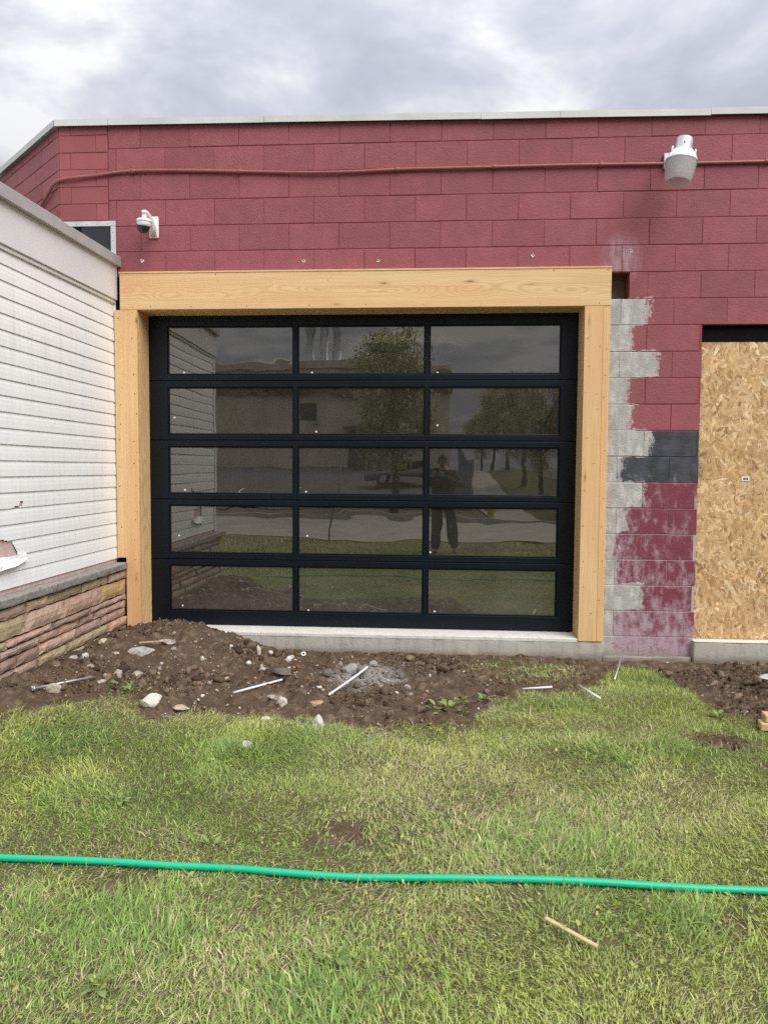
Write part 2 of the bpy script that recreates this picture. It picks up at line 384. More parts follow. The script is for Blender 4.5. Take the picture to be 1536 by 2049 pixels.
def make_hose():
    m, nt = mat_new('green_hose')
    p = obj_pos(nt)
    c = mixc(nt, noi(nt, p, 6.0, 4.0, 0.6), (0.0, 0.40, 0.215), (0.008, 0.47, 0.26))
    c = mixc(nt, ramp(nt, noi(nt, p, 26.0, 5.0, 0.7), [(0.55, 0.0), (0.75, 0.55)]), c, (0.16, 0.22, 0.11))
    finish(nt, c, 0.42, 0.45, 0.0, noi(nt, p, 60.0, 3.0, 0.6), 0.0015)
    return m
M = {
    'block': make_block_mat(), 'smooth': make_smooth_paint(),
    'mortar': simple('red_painted_mortar', (0.24, 0.062, 0.068), 0.8, nscale=5, bscale=120),
    'core_grey': make_concrete('grey_mortar', (0.42, 0.40, 0.37), (0.52, 0.50, 0.47)),
    'coping': simple('coping_metal', (0.56, 0.57, 0.55), 0.5, nscale=3.0, namp=0.12, bscale=8, bdist=0.002),
    'fir_x': make_fir('fir_beam', 'X'), 'fir_z': make_fir('fir_post', 'Z'),
    'door': simple('dark_door_paint', (0.0028, 0.0058, 0.0105), 0.40, 0.25, nscale=6, namp=0.1),
    'rubber': simple('black_rubber', (0.008, 0.008, 0.009), 0.7),
    'glass': make_glass(), 'lens': make_lens(),
    'conc': make_concrete('cast_concrete', (0.30, 0.285, 0.25), (0.44, 0.42, 0.37)),
    'sill': make_concrete('pale_sill', (0.60, 0.58, 0.53), (0.72, 0.70, 0.66), (0.42, 0.40, 0.36)),
    'vinyl': make_vinyl(), 'stone': make_stone(), 'rock': make_rock(),
    'fascia': simple('white_fascia', (0.74, 0.745, 0.75), 0.45, nscale=1.5, namp=0.06),
    'flash': simple('grey_flashing', (0.50, 0.51, 0.51), 0.42, 0.5, 0.25, nscale=4, namp=0.15, bscale=5, bdist=0.003),
    'mortar_dark': simple('stone_joint', (0.12, 0.085, 0.065), 0.95, nscale=8, bscale=60, bdist=0.004),
    'foam': simple('pink_foam_sheathing', (0.62, 0.45, 0.43), 0.8, nscale=30, namp=0.2),
    'osb': make_attr('osb_strand', 0.6, 0.0, 0.3, True),
    'black': simple('black_coating', (0.006, 0.006, 0.007), 0.9, 0.1, nscale=40, namp=0.5),
    'galv': simple('galvanised_steel', (0.50, 0.51, 0.53), 0.38, 0.5, 0.7, nscale=30, namp=0.2),
    'alu': simple('aluminium_trim', (0.60, 0.61, 0.60), 0.45, 0.5, 0.3, nscale=12, namp=0.15),
    'white': simple('white_enamel', (0.80, 0.80, 0.79), 0.32, nscale=6, namp=0.04),
    'wrod': simple('white_coated_rod', (0.72, 0.74, 0.75), 0.4, nscale=40, namp=0.12),
    'dome': simple('smoked_dome', (0.02, 0.022, 0.024), 0.08, 0.6),
    'pipe': simple('red_painted_pipe', (0.28, 0.095, 0.085), 0.5, nscale=14, namp=0.12),
    'hose': make_hose(),
    'nail': simple('nail_hole', (0.05, 0.03, 0.02), 0.8),
    'grass': make_attr('grass_blade', 0.5, 0.4, 0.35),
    'leafy': make_attr('weed_leaf', 0.5, 0.3, 0.35),
    'clod': make_attr('soil_clod', 0.95, 0.0, 0.15),
    'dark_in': simple('dark_interior', (0.05, 0.048, 0.042), 0.9, nscale=2),
    'in_wall': simple('tan_interior', (0.45, 0.41, 0.30), 0.9, nscale=2),
    'tube_light': make_emit('lit_tube', (1.0, 0.88, 0.58), 14.0),
    'lumber': simple('cut_lumber', (0.55, 0.38, 0.19), 0.6, nscale=12, namp=0.2),
    'stick': simple('wood_stake', (0.52, 0.42, 0.23), 0.6, nscale=30, namp=0.2),
    'asphalt': simple('asphalt', (0.085, 0.083, 0.080), 0.9, nscale=3, namp=0.25, bscale=60),
    'street': simple('worn_concrete', (0.34, 0.315, 0.26), 0.9, nscale=1.2, namp=0.18, bscale=40),
    'paint_line': simple('road_paint', (0.7, 0.7, 0.68), 0.7, nscale=10),
    'tan': simple('tan_stucco', (0.64, 0.57, 0.43), 0.9, nscale=0.6, namp=0.2),
    'tan_d': simple('dark_trim_and_hole_shade', (0.17, 0.15, 0.12), 0.8, nscale=1),
    'bark': simple('bark', (0.075, 0.06, 0.045), 0.95, nscale=20, namp=0.3, bscale=30, bdist=0.01),
    'leaf': make_attr('tree_leaf', 0.6, 0.3, 0.3),
    'fence': simple('blue_grey_fence', (0.13, 0.18, 0.22), 0.6, nscale=4),
    'hydrant': simple('hydrant_yellow', (0.55, 0.40, 0.03), 0.5, nscale=10),
    'carpaint': simple('grey_car_paint', (0.22, 0.22, 0.22), 0.25, 0.6),
    'carglass': simple('car_glass', (0.015, 0.017, 0.02), 0.06, 0.6),
    'tyre': simple('tyre_rubber', (0.02, 0.02, 0.02), 0.85),
    'skin': simple('skin', (0.33, 0.18, 0.13), 0.55, nscale=20, namp=0.06),
    'jacket': simple('black_jacket', (0.018, 0.018, 0.021), 0.85, nscale=15, namp=0.2, bscale=14, bdist=0.012),
    'trousers': simple('charcoal_trousers', (0.030, 0.031, 0.036), 0.85, nscale=15, namp=0.2, bscale=10, bdist=0.012),
    'shoe': simple('dark_shoe', (0.02, 0.018, 0.016), 0.6),
    'cap': simple('dark_cap', (0.015, 0.015, 0.018), 0.8),
    'phone': simple('phone_body', (0.03, 0.03, 0.035), 0.25),
    'sticker': simple('white_sticker', (0.82, 0.82, 0.80), 0.5),
    'ink': simple('printed_ink', (0.05, 0.05, 0.06), 0.6),
    'wood_in': simple('stamp_ink', (0.30, 0.17, 0.08), 0.7),
}

# ------------------------------------------------------------------ ground
def ss(a, b, x):
    t = np.clip((np.asarray(x, float)-a)/(b-a), 0, 1); return t*t*(3-2*t)
def H(x, y):
    x = np.asarray(x, float); y = np.asarray(y, float)
    z = -.035*ss(-2.2, -.6, y)
    z = z + .20*ss(-1.2, -2.5, x)*ss(-3.4, -2.0, y)*(1-.25*ss(-.9, -.1, y))
    z = z + .175*np.exp(-((x+1.85)/.50)**2-((y+.34)/.36)**2)
    z = z + .075*np.exp(-((x+1.25)/.55)**2-((y+.75)/.4)**2)
    z = z + .05*np.exp(-((x+.05)/.5)**2-((y+.55)/.3)**2)
    z = z + .11*np.exp(-((x-2.55)/.55)**2-((y+.75)/.42)**2)
    z = z - .03*ss(.8, 1.4, x)*ss(-1.0, -.2, y)
    z = z + 1.5*ss(-24, -46, y)
    return z
_rs = np.random.RandomState(11)
_tab = _rs.rand(256, 256)
def vnoise(x, y):
    x = np.asarray(x, float); y = np.asarray(y, float)
    xi = np.floor(x).astype(int); yi = np.floor(y).astype(int); fx = x-xi; fy = y-yi
    fx = fx*fx*(3-2*fx); fy = fy*fy*(3-2*fy)
    a = _tab[xi & 255, yi & 255]; b = _tab[(xi+1) & 255, yi & 255]; c = _tab[xi & 255, (yi+1) & 255]; d = _tab[(xi+1) & 255, (yi+1) & 255]
    return (a*(1-fx)+b*fx)*(1-fy)+(c*(1-fx)+d*fx)*fy
def fbm(x, y, o=4, g=0.5):
    s = 0; a = 1; t = 0
    for k in range(o):
        s = s + a*vnoise(x*2**k+17.3*k, y*2**k+5.1*k); t += a; a *= g
    return s/t
BX = np.array([-9, -2.7, -2.26, -2.06, -1.88, -1.84, -1.62, -1.28, -.885, -.535, -.04, .244, .43, .61, .88, 1.17, 1.3, 1.48, 1.62, 1.68, 1.70, 1.74, 1.95, 2.6, 9])
BY = np.array([-2.4, -2.4, -2.27, -2.03, -1.74, -1.6, -1.86, -1.72, -1.757, -1.744, -1.83, -1.77, -1.23, -1.04, -1.0, -.73, -.45, -.16, -.14, -.3, -.9, -1.35, -1.56, -1.7, -1.7])
def lawn(x, y):
    """signed: >0 on the lawn, metres inside its ragged edge"""
    e = np.interp(x, BX, BY) + (fbm(x*5, y*5, 4, .65)-.5)*.50
    s = e - y
    for (px, py, r) in ((-.36, -3.1, .09), (-1.12, -3.54, .05), (.98, -3.63, .05), (1.75, -2.35, .08), (1.55, -1.95, .10)):
        d = np.hypot(x-px, (y-py)*1.2) - r*(.6+.8*fbm(x*9, y*9, 2))
        s = np.minimum(s, d*1.0)
    return s
def surf(x, y):
    """ground height with clods and rills"""
    m = 1-ss(-.02, .16, lawn(x, y)); m = m*(1-ss(-2.9, -3.4, y))
    rough = (fbm(x*4, y*4, 3)-.5)*.075 + (np.abs(fbm(x*13, y*13, 3)-.5))*.12 - .015 + (fbm(x*34, y*34, 2)-.5)*.030
    near = ss(.02, -.25, y)
    g = (fbm(x*2.2+9, y*2.2, 3)-.5)*.03
    return H(x, y) + m*rough*(0.45+0.55*near) + g*(1-m)*ss(-12, -8, y)*ss(.1, -.3, y)
gx = np.concatenate([-np.geomspace(400, 3.4, 26), np.arange(-3.35, 4.3, 0.0165), np.geomspace(4.35, 400, 26)])
gy = np.concatenate([-np.geomspace(600, 9.2, 40), np.arange(-9.0, -2.6, 0.06), np.arange(-2.6, 0.12, 0.0165), [0.3, 0.6]])
GX, GY = np.meshgrid(gx, gy); GZ = surf(GX, GY)
def make_soil():
    m, nt = mat_new('soil')
    p = obj_pos(nt); a = N(nt, 'ShaderNodeAttribute', attribute_name='lawn').outputs['Fac']
    n1 = noi(nt, p, 3.5, 6.0, 0.65); n2 = noi(nt, p, 40.0, 5.0, 0.7); n3 = noi(nt, p, 14.0, 5.0, 0.6)
    d = mixc(nt, n1, (0.054, 0.036, 0.024), (0.175, 0.122, 0.080))
    d = mixc(nt, ramp(nt, n3, [(0.5, 0.0), (0.72, 0.7)]), d, (0.25, 0.185, 0.125))
    d = mixc(nt, ramp(nt, n2, [(0.3, 0.55), (0.5, 0.0)]), d, (0.035, 0.022, 0.016))
    d = mixc(nt, ramp(nt, noi(nt, p, 150.0, 3.0, 0.6), [(0.70, 0.0), (0.74, 0.8)]), d, (0.40, 0.35, 0.29))
    # pulverised concrete dust near the middle of the heap
    x, y, z = sep(nt, p)
    dx = mth(nt, 'DIVIDE', mth(nt, 'ADD', x, 0.47), 0.30); dy = mth(nt, 'DIVIDE', mth(nt, 'ADD', y, 0.82), 0.26)
    dd = mth(nt, 'ADD', mth(nt, 'MULTIPLY', dx, dx), mth(nt, 'MULTIPLY', dy, dy))
    dust = ramp(nt, mth(nt, 'ADD', dd, mth(nt, 'MULTIPLY', mth(nt, 'SUBTRACT', n3, 0.5), 2.4)), [(0.5, 0.85), (1.1, 0.0)])
    d = mixc(nt, dust, d, (0.29, 0.275, 0.255))
    th = mixc(nt, n3, (0.060, 0.058, 0.024), (0.17, 0.15, 0.075))
    c = mixc(nt, a, d, th)
    finish(nt, c, 0.95, 0.15, 0.0, mth(nt, 'ADD', n2, mth(nt, 'MULTIPLY', noi(nt, p, 110.0, 4.0, 0.7), 0.6)), 0.012)
    return m
nx, ny = len(gx), len(gy)
gv = np.stack([GX, GY, GZ], -1).reshape(-1, 3)
ii = (np.arange(ny-1)[:, None]*nx + np.arange(nx-1)[None]).ravel()
gf = np.stack([ii, ii+1, ii+nx+1, ii+nx], -1)
def np_mesh(name, v, faces, mat, smooth=False, attrs=None, tris=None):
    """fast mesh from numpy: faces = list of index arrays with the same number of corners each"""
    me = bpy.data.meshes.new(name)
    me.vertices.add(len(v)); me.vertices.foreach_set('co', np.asarray(v, np.float32).ravel())
    fl = faces if isinstance(faces, list) else [faces]
    li = np.concatenate([f.ravel() for f in fl]).astype(np.int32)
    cnt = np.concatenate([np.full(len(f), f.shape[1]) for f in fl])
    st = np.concatenate([[0], np.cumsum(cnt)[:-1]]).astype(np.int32)
    me.loops.add(len(li)); me.loops.foreach_set('vertex_index', li)
    me.polygons.add(len(cnt)); me.polygons.foreach_set('loop_start', st)
    if smooth: me.polygons.foreach_set('use_smooth', np.ones(len(cnt), bool))
    for k, a in (attrs or {}).items():
        if a.ndim == 1:
            at = me.attributes.new(k, 'FLOAT', 'POINT'); at.data.foreach_set('value', a.astype(np.float32))
        else:
            at = me.attributes.new(k, 'FLOAT_COLOR', 'POINT')
            at.data.foreach_set('color', np.concatenate([a, np.ones((len(a), 1))], 1).astype(np.float32).ravel())
    me.materials.append(mat); me.update(calc_edges=True); me.validate()
    return me
lw = ss(-.03, .10, lawn(GX, GY)).ravel()
ground = obj('ground', np_mesh('ground', gv, gf, make_soil(), True, {'lawn': lw})); tag(ground, kind='structure')

# ------------------------------------------------------------------ block building
bld = empty('block_building', (0, 0, 0), 'dark red painted concrete block building with white metal roof edge', 'building')
Z0, CH, BW, BX0 = 0.1341, 0.2032, 0.3995, -1.3707
rng = random.Random(5)
def block_mesh(w, h, d, bev, seed, mat):
    r = random.Random(seed); j = lambda: r.uniform(-.0012, .0012)
    a, b = w/2, h/2; v = []
    for (yy, k) in ((d, 0), (bev*.8, 0), (0, bev)):
        for (sx_, sz_) in ((-1, -1), (1, -1), (1, 1), (-1, 1)):
            v.append((sx_*(a-k*.55)+j(), yy+(j()*.6 if yy < d else 0), sz_*(b-k)+j()))
    f = [(8, 9, 10, 11)]
    for q in range(4):
        q2 = (q+1) % 4
        f.append((4+q, 4+q2, 8+q2, 8+q)); f.append((q, q2, 4+q2, 4+q))
    return mesh('block', v, f, mat)
wall_core = bmesh.new()
for r_ in ((-2.63, 1.31, 2.985, 4.155), (1.49, 2.045, -.30, 4.155), (1.31, 1.49, 2.985, 4.155), (1.32, 1.49, -.30, 2.770), (2.045, 3.02, 2.58, 4.155), (3.02, 6.0, -.3, 4.155)):
    box_bm(wall_core, r_[0], r_[1], 0.0042, 0.19, r_[2], r_[3])
# one continuous core: drop the doubled inner faces
bmesh.ops.remove_doubles(wall_core, verts=wall_core.verts[:], dist=1e-5)
core_me = bm_mesh('front_wall', wall_core, M['mortar'])
front = obj('front_wall', core_me, bld)
def make_core_mat():
    m, nt = mat_new('wall_joints')
    p = obj_pos(nt); x, y, z = sep(nt, p)
    bare = mth(nt, 'MULTIPLY', mth(nt, 'LESS_THAN', z, 2.75), mth(nt, 'LESS_THAN', mth(nt, 'ADD', x, mth(nt, 'MULTIPLY', noi(nt, p, 9.0, 4.0, 0.6), 0.5)), 1.80))
    lowb = ramp(nt, mth(nt, 'ADD', mth(nt, 'DIVIDE', z, 4.0), mth(nt, 'MULTIPLY', noi(nt, p, 12.0, 4.0, 0.6), 0.25)), [(0.38, 0.75), (0.47, 0.0)])
    c = mixc(nt, mth(nt, 'MAXIMUM', bare, lowb), mixc(nt, noi(nt, p, 6.0), (0.22, 0.050, 0.062), (0.29, 0.070, 0.085)), (0.50, 0.475, 0.45))
    bk = mth(nt, 'MULTIPLY', mth(nt, 'MULTIPLY', mth(nt, 'GREATER_THAN', z, 1.36), mth(nt, 'LESS_THAN', z, 1.752)), mth(nt, 'GREATER_THAN', x, 1.62))
    bk = mth(nt, 'MULTIPLY', bk, mth(nt, 'LESS_THAN', x, 2.2))
    c = mixc(nt, bk, c, (0.05, 0.052, 0.06))
    finish(nt, c, 0.85, 0.2, 0.0, noi(nt, p, 120.0, 3.0, 0.6), 0.003)
    return m
front.data.materials[0] = make_core_mat()
variants = {}
def place_block(x0, x1, z0, z1, parent=front, y=0.0, mat='block', rotz=0.0, org=None, ux=None, gap=None, bev=0.0038):
    w, h = x1-x0, z1-z0
    g = gap if gap is not None else rng.choice([.001, .0015, .002, .003, .006])
    k = (round(w, 3), round(h, 3), g, rng.randrange(3), mat)
    if k not in variants:
        variants[k] = block_mesh(w-g, h-.0052, .05, bev, hash(k) & 0xffff, M[mat])
    if org is None:
        loc = ((x0+x1)/2, y+rng.uniform(-.0016, .0016), (z0+z1)/2)
    else:
        s = (x0+x1)/2; loc = (org[0]+ux[0]*s, org[1]+ux[1]*s, (z0+z1)/2)
    return obj('block', variants[k], parent, loc, (0, 0, rotz))
def cope_z(x): return 4.171-.008*(x+3.05)
openings = [(-2.75, 1.30, -1, 2.979), (1.30, 1.488, 2.777, 2.979), (2.049, 3.02, -1, 2.5725)]
for k in range(1, 23):
    zb = Z0+(20-k)*CH; zt = zb+CH
    off = 0.0 if (k % 2 == 0) else BW/2
    for i in range(-5, 16):
        xa = BX0+off+i*BW; xb = xa+BW
        xa = max(xa, -2.634); xb = min(xb, 4.6)
        if xb-xa < .03: continue
        top = zt
        if k == 1: top = min(zt, cope_z((xa+xb)/2)+.008)
        segs = [(xa, xb)]
        zm = (zb+zt)/2
        for (ox0, ox1, oz0, oz1) in openings:
            if oz0 < zm < oz1:
                ns = []
                for (a, b) in segs:
                    if b <= ox0 or a >= ox1: ns.append((a, b)); continue
                    if a < ox0: ns.append((a, ox0))
                    if b > ox1: ns.append((ox1, b))
                segs = ns
        for (a, b) in segs:
            if b-a > .025 and not (b <= 1.31 and zm < 2.9 and a > -2.6):
                place_block(a, b, zb, top)
# left end: smooth small block, then the angled wall
CD = Vector((-.737, .676, 0)); CORN = Vector((-3.045, 0, 0))
pil = obj('corner_pier', mesh('corner_pier', [(-3.04, .0045, 2.6), (-2.636, .0045, 2.6), (-2.636, .19, 2.6), (-2.95, .19, 2.6), (-3.04, .0045, 4.16), (-2.636, .0045, 4.16), (-2.636, .19, 4.16), (-2.95, .19, 4.16)], [(0, 1, 5, 4), (1, 2, 6, 5), (2, 3, 7, 6), (3, 0, 4, 7), (4, 5, 6, 7), (0, 3, 2, 1)], M['mortar']), bld)
for k in range(12):
    zt = 4.105-.1345*k+.0; zb = zt-.1345
    if k == 0:
        place_block(-3.04, -2.945, zt, 4.175, pil, 0.0, 'smooth', gap=.005, bev=.003); place_block(-2.945, -2.638, zt, 4.175, pil, 0.0, 'smooth', gap=.005, bev=.003)
    cut = -2.735 if k % 2 == 0 else -2.945
    place_block(-3.04, cut, zb, zt, pil, 0.0, 'smooth', gap=.004, bev=.003); place_block(cut, -2.638, zb, zt, pil, 0.0, 'smooth', gap=.004, bev=.003)
L_AN = 1.60
nrm = Vector((-CD.y, CD.x, 0))      # faces the lawn
a0 = CORN + Vector((0.003, 0.004, 0)); a1 = CORN+CD*L_AN; inn = -nrm*.18
ang = obj('angled_wall', mesh('angled_wall', [tuple(Vector((q.x, q.y, zz))) for zz in (2.4, 4.16) for q in (a0-nrm*.005, a1-nrm*.005, a1+inn, a0+inn)], [(0, 1, 5, 4), (1, 2, 6, 5), (2, 3, 7, 6), (3, 0, 4, 7), (4, 5, 6, 7), (0, 3, 2, 1)], M['mortar']), bld)
angz = math.atan2(CD.y, CD.x)
for k in range(-1, 12):
    zt = 4.105-.1345*k; zb = zt-.1345
    if k == -1: zt = 4.175
    s = 0.0
    nxt = (.205 if k % 2 else .36)
    while s < L_AN-.02:
        e = min(nxt, L_AN)
        place_block(s+.002, e, zb, zt, ang, 0, 'smooth', angz+PI, CORN, CD, gap=.004, bev=.003)
        s = e; nxt = s+.31
# second, lower wall beyond the angled one
e1 = CORN+CD*L_AN
box('rear_wall', e1.x-5, e1.x+.01, e1.y+.01, e1.y+.2, 2.0, 4.05, M['smooth'], bld)
box('rear_coping', e1.x-5, e1.x+.0, e1.y-.03, e1.y+.22, 4.052, 4.11, M['coping'], bld, .004)
# coping : sheet metal strips
def strip(name, p0, p1, z0, z1, out, h, dep, parent, mat):
    a = Vector(p0); b = Vector(p1); o = Vector(out)
    v = []
    for (q, z) in ((a, z0), (b, z1)):
        for (k, dz) in ((1, 0), (1, h), (-dep, h+.012), (-dep, h-.03), (1-.03, h-.004), (1-.03, 0)):
            w = q+o*(k*.035 if k > 0 else k); v.append((w.x, w.y, z+dz))
    f = [(i, (i+1) % 6, 6+(i+1) % 6, 6+i) for i in range(6)] + [(5, 4, 3, 2, 1, 0), (6, 7, 8, 9, 10, 11)]
    bm = bmesh.new(); vv = [bm.verts.new(p) for p in v]
    for q in f: bm.faces.new([vv[i] for i in q])
    return obj(name, bm_mesh(name, bm, mat), parent)
cuts = [-3.06, -2.62, -1.36, .33, .93, 2.05, 3.4, 4.6]
r2 = random.Random(3)
for i in range(len(cuts)-1):
    dz = r2.uniform(-.004, .004)
    strip('coping', (cuts[i]+.001, .0, 0), (cuts[i+1]-.001, .0, 0), cope_z(cuts[i])+dz, cope_z(cuts[i+1])+dz+r2.uniform(-.003, .003), (0, -1, 0), .05, .3, bld, M['coping'])
strip('coping', (CORN.x, CORN.y, 0), (a1.x, a1.y, 0), 4.171, 4.171, tuple(nrm), .05, .3, bld, M['coping'])
# roof, hidden rooms
box('roof', -2.89, 6.0, .1, 9.0, 4.05, 4.12, M['dark_in'], bld)
box('interior_wall', -2.9, 6.0, 8.8, 9.0, -.2, 4.04, M['in_wall'], bld)
box('interior_wall', -2.9, -2.75, .25, 8.79, -.2, 4.04, M['in_wall'], bld)
box('interior_wall', 5.8, 6.0, .25, 8.79, -.2, 4.04, M['in_wall'], bld)
box('interior_floor', -2.74, 5.78, .27, 8.78, -.2, .09, M['dark_in'], bld)
box('interior_header', -2.44, 1.19, .2, .26, 2.74, 4.0, M['dark_in'], bld)
box('interior_return', -2.74, -2.45, .2, .26, -.2, 4.0, M['dark_in'], bld)
box('interior_return', 1.2, 1.50, .2, .30, -.2, 4.0, M['core_grey'], bld)
# block stub seen through the missing half block
# concrete sill and footing under the door
def rough_box(name, x0, x1, y0, y1, z0, z1, mat, parent, amp=.004, step=.05, bev=.012):
    bm = bmesh.new(); box_bm(bm, x0, x1, y0, y1, z0, z1, bev, 2)
    n = int((x1-x0)/step)
    for i in range(1, n):
        bmesh.ops.bisect_plane(bm, geom=bm.verts[:]+bm.edges[:]+bm.faces[:], plane_co=(x0+(x1-x0)*i/n, 0, 0), plane_no=(1, 0, 0))
    for zz in (z0+(z1-z0)*.35, z0+(z1-z0)*.7):
        bmesh.ops.bisect_plane(bm, geom=bm.verts[:]+bm.edges[:]+bm.faces[:], plane_co=(0, 0, zz), plane_no=(0, 0, 1))
    for v in bm.verts:
        d = mnoise.noise_vector(v.co*9)*amp + mnoise.noise_vector(v.co*30)*amp*.5
        v.co.y += d.y; v.co.z += d.z*.6
    return obj(name, bm_mesh(name, bm, mat, True), parent)
rough_box('broken_block', 1.30, 1.50, .165, .20, 2.72, 3.02, M['tan_d'], bld, .012, .03, .004)  # dark material paints in the shade inside the hole
fnd = rough_box('door_sill', -2.42, 1.335, -.045, .30, -.35, .092, M['conc'], bld, .005)
rough_box('sill_top', -2.372, 1.138, -.046, .30, .085, .1165, M['sill'], bld, .0012, .08, .003)
rough_box('footing', 1.337, 2.03, -.028, .0, -.35, -.02, M['conc'], bld, .012, .04)
rough_box('window_curb', 2.033, 3.4, -.055, .22, -.35, .108, M['conc'], bld, .005)
rough_box('curb_top', 2.036, 3.4, -.056, .22, .1085, .117, M['sill'], bld, .0012, .08, .003)
# black lintel over the boarded opening
box('steel_lintel', 2.05, 3.02, .045, .12, 2.448, 2.572, M['black'], bld)
box('opening_back', 2.05, 3.02, .14, .18, .10, 2.57, M['dark_in'], bld)
# small window of the upper left, aluminium trim with rivets
win = box('window', -3.03, -2.60, -.004, -.001, 2.9, 3.40, M['black'], bld)
for (a, b, c, d) in ((-3.03, -2.575, 3.385, 3.425), (-2.615, -2.575, 2.9, 3.384), (-3.03, -2.99, 2.9, 3.384)):
    box('frame', a, b, -.018, -.0045, c, d, M['alu'], win, .002)
box('pane', -2.988, -2.617, -.008, -.0042, 2.9, 3.383, M['dome'], win)
box('pane', -2.93, -2.86, -.0105, -.0085, 2.9, 3.383, M['black'], win)
rv, rf = lathe([(0.0001, 0), (.005, 0), (.004, -.003), (.0001, -.004)], 8)
rivet_me = mesh('rivet', [(x, z, y) for (x, y, z) in rv], rf, M['galv'], True)
for q in [(-2.98+.085*i, 3.405) for i in range(5)] + [(-2.595, 3.34-.07*i) for i in range(5)]:
    obj('rivet', rivet_me, win, (q[0], -.0182, q[1]))
# drill holes with blown-out paint
for i, (x, z) in enumerate([(-2.363, 3.117), (-1.051, 3.097), (-.458, 3.089), (.746, 3.116), (1.492, 3.141)]):
    r3 = random.Random(i)
    v = [(x, -.0035, z)] + [(x+(r3.uniform(.006, .019)*(1 if i else 1.1))*math.cos(a*PI/6), -.003, z-.003+r3.uniform(.006, .02)*math.sin(a*PI/6)) for a in range(12)]
    chip = obj('spalled_chip', mesh('spalled_chip', v, [(0, 1+(a+1) % 12, 1+a) for a in range(12)], M['sill']), bld)
    hv = [(x+.0055*math.cos(a*PI/5), -.0042, z+.0055*math.sin(a*PI/5)) for a in range(10)]
    obj('drill_hole', mesh('drill_hole', hv, [tuple(range(10))], M['rubber']), chip)

# ------------------------------------------------------------------ fir door surround
sur = empty('timber_surround', (-.6, -.05, .1), 'new pale fir beam and posts framing the glass garage door', 'door frame')
FY = -.05
box('lintel_beam', -2.535, 1.340, FY, .26, 2.712, 2.998, M['fir_x'], sur, .004, 2)
box('top_board', -2.540, 1.342, FY-.004, .0, 2.9985, 3.012, M['fir_x'], sur, .002)
# left post: notched round the stone ledge
v = [(-2.580, 2.7105), (-2.580, .712), (-2.508, .712), (-2.508, .10), (-2.394, .10), (-2.394, 2.7105)]
bm = bmesh.new()
fa = [bm.verts.new((x, FY, z)) for x, z in v]; fb = [bm.verts.new((x, -.002, z)) for x, z in v]
bm.faces.new(fa); bm.faces.new(fb[::-1])
for i in range(6): bm.faces.new((fa[i], fb[i], fb[(i+1) % 6], fa[(i+1) % 6]))
postl = obj('post', bm_mesh('post', bm, M['fir_z']), sur)
box('jamb_board', -2.50, -2.3935, -.0015, .192, .10, 2.711, M['fir_z'], postl, .002)
box('jamb_board', 1.1425, 1.30, -.0015, .192, .104, 2.711, M['fir_z'], None)
jr = bpy.context.scene.objects[-1] if False else [o for o in COL.objects if o.name.startswith('jamb_board') and o.parent is None][0]
postr = box('post', 1.1425, 1.2825, FY, -.002, .096, 2.7105, M['fir_z'], sur, .003, 2)
jr.parent = postr
box('edge_board', 1.2835, 1.337, FY+.003, -.002, .096, 2.7105, M['fir_z'], sur, .003, 2)
nv = [(.0038*math.cos(a*PI/4), 0, .0038*math.sin(a*PI/4)) for a in range(8)] + [(.0025*math.cos(a*PI/4), .003, .0025*math.sin(a*PI/4)) for a in range(8)]
nail_me = mesh('nail_hole', nv, [tuple(range(8))] + [(i, 8+i, 8+(i+1) % 8, (i+1) % 8) for i in range(8)], M['nail'])
r4 = random.Random(8)
nl = [(x, z) for x in (-2.43, -2.28, -1.95, -1.5, -1.0, -.55, -.1, .35, .8, 1.25) for z in (2.735,)] + [(-.85, 2.93), (1.31, 2.985), (.9, 2.985), (-1.75, 2.985)]
nl += [(-2.545+r4.uniform(-.01, .02), 2.6-.16*i+r4.uniform(-.05, .05)) for i in range(11)] + [(-2.415+r4.uniform(-.025, .012), 2.62-.15*i+r4.uniform(-.07, .07)) for i in range(16)]
nl += [(1.17+r4.uniform(-.01, .03), 2.55-.3*i+r4.uniform(-.12, .12)) for i in range(8)] + [(1.25+r4.uniform(-.02, .02), 2.5-.36*i+r4.uniform(-.15, .15)) for i in range(7)]
for (x, z) in nl:
    s = r4.uniform(.7, 1.4)
    o = obj('nail_hole', nail_me, sur, (x, FY-.0012, z)); o.scale = (s, 1, s)
for (x, z) in [(1.31+r4.uniform(-.012, .012), 2.5-.3*i+r4.uniform(-.12, .12)) for i in range(8)]:
    obj('nail_hole', nail_me, sur, (x, FY+.0015, z))

